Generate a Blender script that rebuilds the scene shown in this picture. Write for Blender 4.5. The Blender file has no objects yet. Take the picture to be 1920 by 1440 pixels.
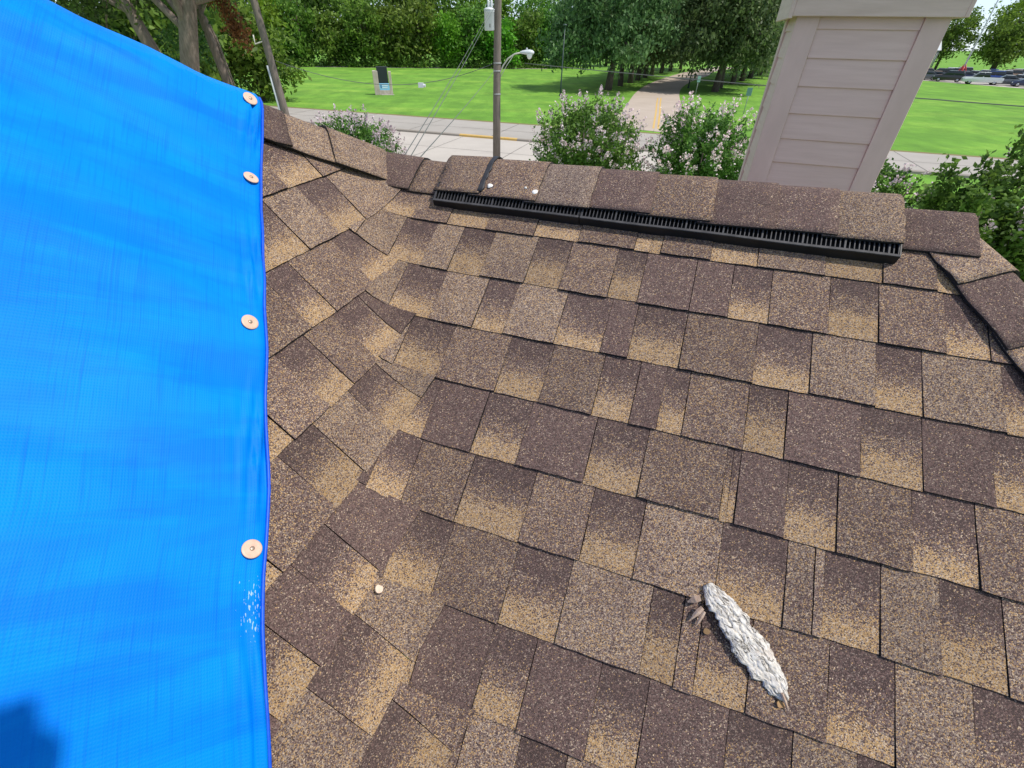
import bpy, math, random
import numpy as np
from mathutils import Vector, Matrix, noise

random.seed(7)
RNG = np.random.default_rng(7)
scene = bpy.context.scene
R = math.radians
COL = scene.collection

# ------------------------------------------------------------------ camera
EYE = 5.2                                    # height of the eye above the lawn
PITCH, ROLL = R(37.39), R(1.233)
cam_d = bpy.data.cameras.new('camera')
cam = bpy.data.objects.new('camera', cam_d)
COL.objects.link(cam)
fw = Vector((0, math.cos(PITCH), -math.sin(PITCH)))
rt0 = Vector((1, 0, 0))
up0 = rt0.cross(fw)
rt = math.cos(ROLL) * rt0 + math.sin(ROLL) * up0
up = -math.sin(ROLL) * rt0 + math.cos(ROLL) * up0
cam.matrix_world = Matrix(((rt.x, up.x, -fw.x, 0), (rt.y, up.y, -fw.y, 0), (rt.z, up.z, -fw.z, EYE), (0, 0, 0, 1)))
cam_d.sensor_width = 36
cam_d.lens = 15.95
cam_d.clip_start = 0.02
cam_d.clip_end = 3000
scene.camera = cam

# ------------------------------------------------------------------ sky, sun, exposure
SUN_AZ, SUN_EL = R(105), R(60)
world = bpy.data.worlds.new('World')
scene.world = world
world.use_nodes = True
nt = world.node_tree
bg = nt.nodes['Background']
sky = nt.nodes.new('ShaderNodeTexSky')
sky.sky_type = 'NISHITA'
sky.sun_disc = False
sky.sun_elevation = SUN_EL
sky.sun_rotation = SUN_AZ
sky.air_density = 0.6
sky.dust_density = 0.2
sky.ozone_density = 1.0
tcw = nt.nodes.new('ShaderNodeTexCoord')
cl = nt.nodes.new('ShaderNodeTexNoise')
cl.inputs['Scale'].default_value = 2.6
cl.inputs['Detail'].default_value = 7
cl.inputs['Roughness'].default_value = 0.6
clr = nt.nodes.new('ShaderNodeValToRGB')
clr.color_ramp.elements[0].position = 0.36
clr.color_ramp.elements[0].color = (0.28, 0.28, 0.28, 1)
clr.color_ramp.elements[1].position = 0.72
clm = nt.nodes.new('ShaderNodeMixRGB')
clm.inputs[2].default_value = (3.3, 3.7, 4.3, 1)
nt.links.new(tcw.outputs['Generated'], cl.inputs['Vector'])
nt.links.new(cl.outputs['Fac'], clr.inputs[0])
nt.links.new(clr.outputs[0], clm.inputs[0])
nt.links.new(sky.outputs[0], clm.inputs[1])
nt.links.new(clm.outputs[0], bg.inputs[0])
bg.inputs[1].default_value = 0.15

sun_d = bpy.data.lights.new('sun', 'SUN')
sun_d.energy = 3.0
sun_d.angle = R(1.1)
sun_d.color = (1.0, 0.95, 0.88)
sun = bpy.data.objects.new('sun', sun_d)
COL.objects.link(sun)
SUN = Vector((math.sin(SUN_AZ) * math.cos(SUN_EL), math.cos(SUN_AZ) * math.cos(SUN_EL), math.sin(SUN_EL)))
sun.rotation_euler = SUN.to_track_quat('Z', 'Y').to_euler()
sun.location = (20, -5, 30)
scene.view_settings.view_transform = 'Standard'
scene.view_settings.look = 'None'
scene.view_settings.gamma = 1
scene.view_settings.use_curve_mapping = False
scene.view_settings.exposure = 0.55


# ------------------------------------------------------------------ helpers
def tag(o, label=None, cat=None, group=None, kind=None):
    if label: o['label'] = label
    if cat: o['category'] = cat
    if group: o['group'] = group
    if kind: o['kind'] = kind
    return o


def empty(name, loc=(0, 0, 0), rz=0):
    o = bpy.data.objects.new(name, None)
    o.empty_display_size = 0.1
    o.location = loc
    o.rotation_euler = (0, 0, rz)
    COL.objects.link(o)
    return o


def mobj(name, verts, faces, mats, parent=None, smooth=False, midx=None, uvs=None):
    me = bpy.data.meshes.new(name)
    me.from_pydata([tuple(v) for v in verts], [], faces)
    if not isinstance(mats, (list, tuple)): mats = [mats]
    for m in mats: me.materials.append(m)
    if midx is not None: me.polygons.foreach_set('material_index', midx)
    if uvs is not None:
        l = me.uv_layers.new(name='UVMap')
        vi = np.empty(len(me.loops), dtype=np.int32)
        me.loops.foreach_get('vertex_index', vi)
        l.data.foreach_set('uv', np.asarray(uvs, dtype=np.float32)[vi].ravel())
    if smooth: me.polygons.foreach_set('use_smooth', [True] * len(me.polygons))
    me.update()
    o = bpy.data.objects.new(name, me)
    COL.objects.link(o)
    if parent: o.parent = parent
    return o


class MB:
    """collects shapes for ONE mesh object"""
    def __init__(s): s.v, s.f, s.m = [], [], []

    def add(s, vs, fs, m=0):
        b = len(s.v)
        s.v += [tuple(v) for v in vs]
        s.f += [tuple(i + b for i in f) for f in fs]
        s.m += [m] * len(fs)
        return s

    def box(s, x0, x1, y0, y1, z0, z1, m=0, M=None, ch=0.0):
        vs = [(x, y, z) for z in (z0, z1) for (x, y) in ((x0, y0), (x1, y0), (x1, y1), (x0, y1))]
        if M is not None: vs = [M @ Vector(v) for v in vs]
        return s.add(vs, [(3, 2, 1, 0), (4, 5, 6, 7), (0, 1, 5, 4), (1, 2, 6, 5), (2, 3, 7, 6), (3, 0, 4, 7)], m)

    def tube(s, pts, rad, n=10, m=0, cap=True):
        pts = [Vector(p) for p in pts]
        if not isinstance(rad, (list, tuple)): rad = [rad] * len(pts)
        vs, fs = [], []
        ref = None
        for i, p in enumerate(pts):
            d = (pts[min(i + 1, len(pts) - 1)] - pts[max(i - 1, 0)]).normalized()
            if ref is None:
                ref = d.orthogonal().normalized()
            ref = (ref - d * ref.dot(d)).normalized()
            b = d.cross(ref)
            for k in range(n):
                a = 2 * math.pi * k / n
                vs.append(p + (ref * math.cos(a) + b * math.sin(a)) * rad[i])
        for i in range(len(pts) - 1):
            for k in range(n):
                k2 = (k + 1) % n
                fs.append((i * n + k, i * n + k2, (i + 1) * n + k2, (i + 1) * n + k))
        if cap:
            fs.append(tuple(reversed(range(n))))
            fs.append(tuple((len(pts) - 1) * n + k for k in range(n)))
        return s.add(vs, fs, m)

    def lathe(s, prof, n=20, m=0, M=None):
        vs, fs = [], []
        for (r, z) in prof:
            for k in range(n):
                a = 2 * math.pi * k / n
                vs.append(Vector((r * math.cos(a), r * math.sin(a), z)))
        if M is not None: vs = [M @ v for v in vs]
        for i in range(len(prof) - 1):
            for k in range(n):
                k2 = (k + 1) % n
                fs.append((i * n + k, i * n + k2, (i + 1) * n + k2, (i + 1) * n + k))
        fs.append(tuple(reversed(range(n))))
        fs.append(tuple((len(prof) - 1) * n + k for k in range(n)))
        return s.add(vs, fs, m)

    def build(s, name, mats, parent=None, smooth=False):
        return mobj(name, s.v, s.f, mats, parent, smooth, s.m)


def copy_tree(o, parent=None):
    c = o.copy()
    COL.objects.link(c)
    c.parent = parent
    for ch in list(o.children): copy_tree(ch, c)
    return c


# ------------------------------------------------------------------ materials
def mat(name, color=(0.5, 0.5, 0.5), rough=0.7, metal=0.0, spec=0.5):
    m = bpy.data.materials.new(name)
    m.use_nodes = True
    b = m.node_tree.nodes['Principled BSDF']
    b.inputs['Base Color'].default_value = (*color, 1)
    b.inputs['Roughness'].default_value = rough
    b.inputs['Metallic'].default_value = metal
    b.inputs['Specular IOR Level'].default_value = spec
    return m


class NT:
    """small node-tree writer"""
    def __init__(s, m):
        s.t = m.node_tree
        s.b = s.t.nodes['Principled BSDF']

    def n(s, typ, **kw):
        nd = s.t.nodes.new(typ)
        for k, v in kw.items():
            if k.startswith('i_'):
                key = k[2:]
                key = int(key) if key.isdigit() else key.replace('_', ' ')
                nd.inputs[key].default_value = v
            else:
                setattr(nd, k, v)
        return nd

    def l(s, a, b): s.t.links.new(a, b)

    def math(s, op, a, b=None, clamp=False):
        nd = s.n('ShaderNodeMath', operation=op, use_clamp=clamp)
        for i, x in enumerate((a, b)):
            if x is None: continue
            if isinstance(x, (int, float)): nd.inputs[i].default_value = x
            else: s.l(x, nd.inputs[i])
        return nd.outputs[0]

    def mix(s, fac, a, b, mode='MIX'):
        nd = s.n('ShaderNodeMixRGB', blend_type=mode)
        for i, x in enumerate((fac, a, b)):
            if isinstance(x, (int, float)): nd.inputs[i].default_value = x
            elif isinstance(x, tuple): nd.inputs[i].default_value = (*x, 1) if len(x) == 3 else x
            else: s.l(x, nd.inputs[i])
        return nd.outputs[0]

    def ramp(s, fac, stops, interp='LINEAR'):
        nd = s.n('ShaderNodeValToRGB')
        cr = nd.color_ramp
        cr.interpolation = interp
        while len(cr.elements) < len(stops): cr.elements.new(0.5)
        for e, (p, c) in zip(cr.elements, stops):
            e.position = p
            e.color = (*c, 1) if len(c) == 3 else c
        if fac is not None: s.l(fac, nd.inputs[0])
        return nd.outputs[0]

    def noise(s, vec, scale, detail=3, rough=0.5, out='Fac', dist=0.0):
        nd = s.n('ShaderNodeTexNoise', i_Scale=scale, i_Detail=detail, i_Roughness=rough, i_Distortion=dist)
        if vec is not None: s.l(vec, nd.inputs['Vector'])
        return nd.outputs[out]

    def pos(s): return s.n('ShaderNodeNewGeometry').outputs['Position']
    def obj(s): return s.n('ShaderNodeTexCoord').outputs['Object']
    def uv(s): return s.n('ShaderNodeTexCoord').outputs['UV']

    def scale(s, vec, v):
        nd = s.n('ShaderNodeMapping')
        nd.inputs['Scale'].default_value = v
        s.l(vec, nd.inputs['Vector'])
        return nd.outputs[0]

    def bump(s, h, strength, dist):
        nd = s.n('ShaderNodeBump', i_Strength=strength, i_Distance=dist)
        s.l(h, nd.inputs['Height'])
        s.l(nd.outputs[0], s.b.inputs['Normal'])

    def color(s, c): s.l(c, s.b.inputs['Base Color'])
    def rough(s, c): s.l(c, s.b.inputs['Roughness'])


# granule palette of an asphalt shingle: near-black, brown, grey, gold, cream
PAL = [(0.050, 0.032, 0.030), (0.118, 0.073, 0.064), (0.205, 0.154, 0.128), (0.372, 0.232, 0.104), (0.425, 0.322, 0.226)]
W = {'R': (0.34, 0.52, 0.10, 0.02, 0.02), 'B': (0.28, 0.36, 0.19, 0.12, 0.05), 'T': (0.17, 0.20, 0.33, 0.17, 0.13),
     'G': (0.09, 0.12, 0.12, 0.47, 0.20), 'K': (0.56, 0.33, 0.08, 0.02, 0.01), 'Y': (0.20, 0.20, 0.46, 0.03, 0.11)}


def granules(name, kind):
    m = mat(name, rough=0.93, spec=0.25)
    N = NT(m)
    p = N.pos()
    vor = N.n('ShaderNodeTexVoronoi', i_Scale=620.0)
    N.l(p, vor.inputs['Vector'])
    sep = N.n('ShaderNodeSeparateColor')
    N.l(vor.outputs['Color'], sep.inputs[0])
    r1, r2, r3 = sep.outputs[0], sep.outputs[1], sep.outputs[2]
    low = N.noise(p, 26.0, 3, 0.6)
    low2 = N.noise(p, 90.0, 2, 0.6)
    r1s = N.math('ADD', r1, N.math('MULTIPLY', N.math('SUBTRACT', low, 0.5), 0.22))
    r1s = N.math('ADD', r1s, N.math('MULTIPLY', N.math('SUBTRACT', low2, 0.5), 0.16), True)

    def pal(k):
        acc, st = 0, []
        for w, c in zip(W[k], PAL):
            st.append((acc, c)); acc += w
        return N.ramp(r1s, st, 'CONSTANT')
    if kind == 'D':                     # blended tab: dark granules at its head, mixed, golden at its butt
        s = N.n('ShaderNodeSeparateXYZ')
        N.l(N.uv(), s.inputs[0])
        wob = N.math('MULTIPLY', N.math('SUBTRACT', N.noise(p, 40.0, 3), 0.5), 0.22)
        rnd = N.n('ShaderNodeObjectInfo').outputs['Random']
        t = N.math('ADD', s.outputs['Y'], wob)
        t = N.math('ADD', t, N.math('MULTIPLY', N.math('SUBTRACT', rnd, 0.5), 0.20))
        pk = N.n('ShaderNodeMapRange', i_1=0.50, i_2=0.74); N.l(t, pk.inputs[0])
        pg = N.n('ShaderNodeMapRange', i_1=0.46, i_2=0.24); N.l(t, pg.inputs[0])
        c = pal('B')
        c = N.mix(N.math('LESS_THAN', r2, pk.outputs[0]), c, pal('K'))
        c = N.mix(N.math('LESS_THAN', r2, pg.outputs[0]), c, pal('G'))
    else:
        c = pal(kind)
        if kind in 'BT':                # a stray dusting of another blend
            c = N.mix(N.math('LESS_THAN', r2, N.math('MULTIPLY', N.math('SUBTRACT', N.noise(p, 11.0, 2), 0.45), 1.6)), c, pal('R' if kind == 'T' else 'T'))
    rnd = N.n('ShaderNodeObjectInfo').outputs['Random']
    v = N.math('ADD', N.math('MULTIPLY', rnd, 0.30), 0.84)
    v = N.math('MULTIPLY', v, N.math('ADD', N.math('MULTIPLY', r3, 0.5), 0.75))
    dust = N.math('MULTIPLY', N.noise(p, 5.0, 4, 0.6), 0.16)
    hv = N.n('ShaderNodeHueSaturation')
    hv.inputs['Saturation'].default_value = 1.0
    N.l(v, hv.inputs['Value']); N.l(c, hv.inputs['Color'])
    c = N.mix(dust, hv.outputs[0], (0.20, 0.15, 0.12))
    N.color(c)
    h = N.math('SUBTRACT', 1.0, vor.outputs['Distance'])
    N.bump(h, 0.55, 0.0022)
    return m


SH = {k: granules('shingle granules ' + n, k) for k, n in
      (('R', 'reddish brown'), ('B', 'mid brown'), ('T', 'tan'), ('D', 'blended'), ('K', 'dark'), ('Y', 'weathered grey'), ('G', 'golden'))}
M_ASPH = mat('asphalt cut edge', (0.012, 0.010, 0.010), 0.9)
M_DECK = mat('roof felt', (0.018, 0.014, 0.013), 0.95)


def noisy(name, c0, c1, scale, rough=0.8, bump=0.0, bdist=0.01, stretch=None, detail=4, spec=0.4):
    m = mat(name, c0, rough, spec=spec)
    N = NT(m)
    v = N.obj()
    if stretch: v = N.scale(v, stretch)
    f = N.noise(v, scale, detail, 0.6)
    f = N.ramp(f, [(0.3, (0, 0, 0)), (0.7, (1, 1, 1))])
    N.color(N.mix(f, c0, c1))
    if bump: N.bump(N.noise(v, scale * 2.5, detail, 0.65), bump, bdist)
    return m


# ------------------------------------------------------------------ roof frame (metres from the eye)
AZ, S1, H1, T1 = R(18.3494), R(31.3488), 1.07402, 1.43147
AZ2, S2, H2, T2 = R(18.3494 - 90 + 1.4078), R(45.9483), 1.20536, 1.41012
EXP = 0.143                                   # exposure of one course
O = Vector((0, 0, EYE))


def frame(az, s):
    u = Vector((math.sin(az) * math.cos(s), math.cos(az) * math.cos(s), math.sin(s)))
    c = Vector((math.cos(az), -math.sin(az), 0))
    return c, u, c.cross(u)


c1, u1, n1 = frame(AZ, S1)                    # course direction, upslope, normal of the near slope
c2, u2, n2 = frame(AZ2, S2)                   # the steeper slope under the tarp
q1 = Vector((math.sin(AZ), math.cos(AZ), 0))  # level direction away from the eye, square to the ridge
PO1, PO2 = O + Vector((0, 0, -H1)), O + Vector((0, 0, -H2))
vd = n1.cross(n2).normalized()
if vd.z < 0: vd = -vd
A_ = Matrix((n1, n2, vd))
VAL = A_.inverted() @ Vector((n1.dot(PO1), n2.dot(PO2), vd.dot(O)))
e1 = (c1 - c1.dot(vd) * vd).normalized()
e2 = (-c2 + c2.dot(vd) * vd).normalized()
U0, V0 = (VAL - PO1).dot(c1), (VAL - PO1).dot(u1)
W0, Z0 = (VAL - PO2).dot(c2), (VAL - PO2).dot(u2)
VRIDGE = 1.50


def P1p(u, v, h=0.0): return PO1 + c1 * u + u1 * v + n1 * h
def P2p(u, w, h=0.0): return PO2 + c2 * u + u2 * w + n2 * h
def PQ(p, q, z): return Vector((c1.x * p + q1.x * q, c1.y * p + q1.y * q, z))


def ab_from1(s, t):
    du, dv = s - U0, t - V0
    return du * e1.dot(c1) + dv * e1.dot(u1), du * vd.dot(c1) + dv * vd.dot(u1)


def ab_from2(s, t):
    du, dv = s - W0, t - Z0
    return -(du * e2.dot(c2) + dv * e2.dot(u2)), du * vd.dot(c2) + dv * vd.dot(u2)


def t1_of(a, b): return V0 + a * e1.dot(u1) + b * vd.dot(u1)
def s1_of(a, b): return U0 + a * e1.dot(c1) + b * vd.dot(c1)
def t2_of(a, b): return Z0 - a * e2.dot(u2) + b * vd.dot(u2)
def s2_of(a, b): return W0 - a * e2.dot(c2) + b * vd.dot(c2)


def fold(a, b, h, r=0.055):
    """point of the unfolded valley sheet (a across, b up the valley) in space"""
    k = math.sqrt(a * a + r * r)
    ap, am = (a + k) / 2, (k - a) / 2
    s = (1 + a / k) / 2
    N = (e1 * s - e2 * (1 - s)).cross(vd).normalized()
    if N.z < 0: N = -N
    return VAL + vd * b + e1 * ap + e2 * am + N * (h - 0.0)


zr = (P1p(0, VRIDGE)).z
bJ = (zr - VAL.z) / vd.z
J = VAL + vd * bJ                             # where ridge, hip and valley meet
uJ = (J - PO1).dot(c1)
wJ, uJ2 = (J - PO2).dot(u2), (J - PO2).dot(c2)
HK = 0.77                                     # rise of the left hip per metre along the steep slope
hip_up = (-c2 + HK * u2).normalized()
n3 = c1.cross(hip_up).normalized()
if n3.z < 0: n3 = -n3
e3 = hip_up.cross(n3)                         # down the far slope, square to the hip
if e3.dot(q1) < 0: e3 = -e3
nh2 = Vector((HK, 1.0)).normalized()          # in-slope direction across the hip
eh2 = -(c2 * nh2.x + u2 * nh2.y)              # down the steep slope, square to the hip
e3r = (c1.cross(n3)).normalized()             # down the far slope, square to the ridge
if e3r.z > 0: e3r = -e3r
UE = 0.605                                    # ridge end
HR = 0.56
E_ = P1p(UE, VRIDGE)
hip_dn = (c1 * HR - u1).normalized()
n4 = q1.cross(hip_dn).normalized()
if n4.z < 0: n4 = -n4
e4 = hip_dn.cross(n4)
if e4.dot(c1) < 0: e4 = -e4
ehr1 = (-c1 + c1.dot(hip_dn) * hip_dn).normalized()

# ------------------------------------------------------------------ ground and roads
M_GRASS = mat('mown lawn', rough=0.95, spec=0.2)
N = NT(M_GRASS)
p = N.pos()
g1 = N.noise(N.scale(p, (0.06, 0.20, 1)), 1.0, 6, 0.68)
g2 = N.noise(N.scale(p, (0.5, 0.22, 1)), 0.9, 5, 0.72)
g3 = N.noise(N.scale(p, (0.22, 0.11, 1)), 1.0, 6, 0.75)
cg = N.ramp(g1, [(0.30, (0.110, 0.255, 0.030)), (0.5, (0.165, 0.345, 0.040)), (0.70, (0.265, 0.420, 0.060))])
cg = N.mix(N.ramp(g2, [(0.38, (0, 0, 0)), (0.68, (0.9, 0.9, 0.9))]), cg, (0.095, 0.210, 0.028))
cg = N.mix(N.ramp(g3, [(0.50, (0, 0, 0)), (0.72, (0.75, 0.75, 0.75))]), cg, (0.075, 0.165, 0.024))
N.color(cg)
N.bump(N.noise(p, 6.0, 4, 0.7), 0.6, 0.08)
tag(mobj('lawn', [(-900, -900, 0), (900, -900, 0), (900, 900, 0), (-900, 900, 0)], [(0, 1, 2, 3)], M_GRASS), 'green mown lawn around the house and across the street', kind='structure')


def concrete(name, c0, c1_, joint=4.5):
    m = mat(name, c0, 0.88, spec=0.3)
    N = NT(m)
    p = N.pos()
    f = N.noise(p, 0.35, 5, 0.65)
    c = N.mix(N.ramp(f, [(0.3, (0, 0, 0)), (0.7, (1, 1, 1))]), c0, c1_)
    c = N.mix(N.math('MULTIPLY', N.noise(p, 7.0, 4, 0.7), 0.35), c, tuple(x * 0.75 for x in c0))
    st = N.ramp(N.noise(N.scale(p, (0.5, 1.4, 1)), 0.8, 4, 0.7), [(0.60, (0, 0, 0)), (0.74, (1, 1, 1))])
    c = N.mix(N.math('MULTIPLY', st, 0.25), c, tuple(x * 0.5 for x in c0))
    N.color(c)
    N.bump(N.noise(p, 30.0, 4, 0.7), 0.3, 0.01)
    return m


M_CONC = concrete('pale concrete', (0.43, 0.39, 0.345), (0.51, 0.465, 0.41))
M_STREET = concrete('street concrete', (0.33, 0.305, 0.27), (0.41, 0.375, 0.335))
M_DRIVE = concrete('drive concrete', (0.40, 0.33, 0.265), (0.48, 0.40, 0.33))
M_KERB = concrete('kerb concrete', (0.27, 0.24, 0.20), (0.34, 0.30, 0.26))
M_YEL = noisy('yellow road paint', (0.58, 0.34, 0.06), (0.52, 0.38, 0.16), 6.0, 0.8)
M_TAR = mat('joint tar', (0.05, 0.045, 0.04), 0.9)
M_EDGE = noisy('bare soil edge', (0.20, 0.13, 0.07), (0.16, 0.17, 0.05), 1.5, 0.95)


def strip(name, p0, p1, q0, q1_, z, m, parent=None):
    vs = [PQ(p0, q0, z), PQ(p1, q0, z), PQ(p1, q1_, z), PQ(p0, q1_, z)]
    return mobj(name, vs, [(0, 1, 2, 3)], m, parent)


lot = tag(strip('concrete_lot', -40, 9.2, 13.5, 30.35, 0.012, M_CONC), 'pale concrete lot between the house and the street', kind='structure')
for i in range(-8, 2):
    strip('joint', i * 4.6, i * 4.6 + 0.035, 13.5, 30.35, 0.016, M_TAR, lot)
for qq in (18.0, 22.3, 26.5):
    strip('joint', -40, 9.2, qq, qq + 0.03, 0.0165, M_TAR, lot)
st = tag(strip('street', -120, 120, 30.65, 37.0, 0.010, M_STREET), 'grey concrete street crossing in front of the lawn', kind='structure')
for i in range(-14, 15):
    strip('joint', i * 6.1, i * 6.1 + 0.04, 30.65, 37.0, 0.014, M_TAR, st)
strip('joint', -120, 120, 33.8, 33.84, 0.0145, M_TAR, st)
tag(strip('verge', -120, 120, 37.0, 37.55, 0.006, M_EDGE), 'thin strip of bare soil where lawn meets street', kind='structure')


def kerb(p0, p1, name, m, label):
    mb = MB()
    prof = [(30.35, 0.0), (30.36, 0.10), (30.40, 0.14), (30.60, 0.14), (30.65, 0.0)]
    n = 12
    vs, fs = [], []
    for i in range(n + 1):
        pp = p0 + (p1 - p0) * i / n
        for (qq, z) in prof: vs.append(PQ(pp, qq, z))
    k = len(prof)
    for i in range(n):
        for j in range(k - 1):
            fs.append((i * k + j, (i + 1) * k + j, (i + 1) * k + j + 1, i * k + j + 1))
    fs += [tuple(range(k)), tuple(reversed([n * k + j for j in range(k)]))]
    mb.add(vs, fs)
    o = mb.build(name, m)
    return tag(o, label, kind='structure')


kerb(-60, -14.05, 'kerb', M_KERB, 'long concrete kerb left of the yellow painted stretch')
kerb(-14.05, -10.1, 'kerb', M_YEL, 'yellow painted stretch of kerb behind the utility pole')
kerb(-10.1, 70.0, 'kerb', M_KERB, 'concrete kerb right of the yellow stretch, behind the bushes')

# drive that curves away between the oaks
DL = [(5.2, 39.9), (6.9, 40.6), (8.77, 45.7), (11.09, 54.07), (14.93, 68.0), (20.07, 82.8), (28.5, 102.3), (37.7, 120.8), (52, 146)]
DR = [(18.2, 31.5), (14.2, 36.2), (14.2, 43.2), (17.87, 59.1), (22.4, 74.5), (28.95, 90.5), (35.9, 104.4), (43.4, 121.5), (57, 143)]


def resample(L, n):
    P = [Vector((x, y, 0)) for x, y in L]
    out = []
    for i in range(n + 1):
        t = i / n * (len(P) - 1)
        k = min(int(t), len(P) - 2)
        f = t - k
        a, b, c, d = P[max(k - 1, 0)], P[k], P[k + 1], P[min(k + 2, len(P) - 1)]
        out.append(0.5 * ((2 * b) + (c - a) * f + (2 * a - 5 * b + 4 * c - d) * f * f + (3 * b - a - 3 * c + d) * f ** 3))
    return out


dl, dr = resample(DL, 48), resample(DR, 48)
vs = [Vector((v.x, v.y, 0.018)) for pr in zip(dl, dr) for v in pr]
drive = tag(mobj('driveway', vs, [(2 * i, 2 * i + 1, 2 * i + 3, 2 * i + 2) for i in range(48)], M_DRIVE), 'concrete driveway curving away between the rows of oaks', kind='structure')
mid = resample([(10.2, 38.2), (11.6, 43.6), (12.9, 48.6), (14.4, 54.6), (16.0, 60.7)], 16)
for off in (-0.17, 0.17):
    vs = []
    for i in range(17):
        d = (mid[min(i + 1, 16)] - mid[max(i - 1, 0)]).normalized()
        s = Vector((d.y, -d.x, 0))
        vs += [mid[i] + s * (off - 0.07) + Vector((0, 0, 0.023)), mid[i] + s * (off + 0.07) + Vector((0, 0, 0.023))]
    mobj('centre_line', vs, [(2 * i, 2 * i + 1, 2 * i + 3, 2 * i + 2) for i in range(16)], M_YEL, drive)
# far path and car park
pth = [(-70, 101.0), (-55.6, 103.0), (-36.8, 106.9), (-16.5, 111.2), (-4.7, 113.9), (6, 117.0)]
pv = resample(pth, 20)
vs = []
for v in pv: vs += [Vector((v.x, v.y - 0.9, 0.012)), Vector((v.x, v.y + 0.9, 0.012))]
tag(mobj('footpath', vs, [(2 * i, 2 * i + 2, 2 * i + 3, 2 * i + 1) for i in range(20)], M_CONC), 'thin pale path along the foot of the woods', kind='structure')
F0, F1 = Vector((70.0, 122.0, 0)), Vector((86.5, 75.0, 0))
fd = (F1 - F0).normalized()
fn = Vector((-fd.y, fd.x, 0))
if fn.x < 0: fn = -fn
vs = [F0, F1, F1 + fn * 70, F0 + fn * 70]
tag(mobj('car_park', [v + Vector((0, 0, 0.012)) for v in vs], [(0, 1, 2, 3)], M_STREET), 'concrete car park beyond the lawn at the right', kind='structure')
mobj('car_park_edge', [F0 + Vector((0, 0, 0.017)), F1 + Vector((0, 0, 0.017)), F1 + fn * 3.2 + Vector((0, 0, 0.017)), F0 + fn * 3.2 + Vector((0, 0, 0.017))], [(0, 1, 2, 3)], M_CONC)['kind'] = 'structure'

# ------------------------------------------------------------------ house: deck, walls
house = tag(empty('house', (0, 0, 0)), 'brown shingled house roof with a valley, hips and a vented ridge', 'house')
VB = -2.6                                      # eave of the near slope
dz = -0.016


def lower(v, n): return v + n * dz


bB = (VB - V0) / vd.dot(u1)
val_bot = VAL + vd * bB
hip_bot = P1p(UE + (VRIDGE - VB) * HR, VB)
K = J + hip_up * 3.2                           # peak of the high roof
zE = val_bot.z
def drop(pnt, e): return pnt + e * ((zE - pnt.z) / e.z)
M_WALL = noisy('painted house wall', (0.50, 0.44, 0.40), (0.56, 0.50, 0.46), 2.0, 0.8)
mobj('roof_deck', [lower(J, n1), lower(val_bot, n1), lower(hip_bot, n1), lower(E_, n1)], [(0, 1, 2, 3)], M_DECK, house)
kd2 = drop(K, eh2 if eh2.z < 0 else -eh2)
mobj('roof_deck', [lower(J, n2), lower(K, n2), lower(kd2, n2), lower(val_bot, n2)], [(0, 1, 2, 3)], M_DECK, house)
jd, ed, kd = drop(J, e3r), drop(E_, e3r), drop(K, e3r)
hb = hip_bot
mobj('roof_slope', [lower(K, n3), lower(J, n3), lower(E_, n3), lower(ed + c1 * 1.9, n3), lower(kd, n3)], [(0, 4, 3, 2, 1)], SH['B'], house)
mobj('roof_slope', [lower(E_, n4), lower(hip_bot, n4), lower(ed + c1 * 1.9, n4)], [(0, 1, 2)], SH['B'], house)
wv = [val_bot, hip_bot, ed + c1 * 1.9, kd, kd2]
ctr = sum((Vector(v) for v in wv), Vector()) / len(wv)
wv = [v + (ctr - v) * 0.06 for v in wv]
ws = MB()
for i in range(len(wv)):
    a, b = wv[i], wv[(i + 1) % len(wv)]
    ws.add([(a.x, a.y, 0), (b.x, b.y, 0), (b.x, b.y, zE - 0.02), (a.x, a.y, zE - 0.02)], [(0, 1, 2, 3)])
ws.build('wall', M_WALL, house)

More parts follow.
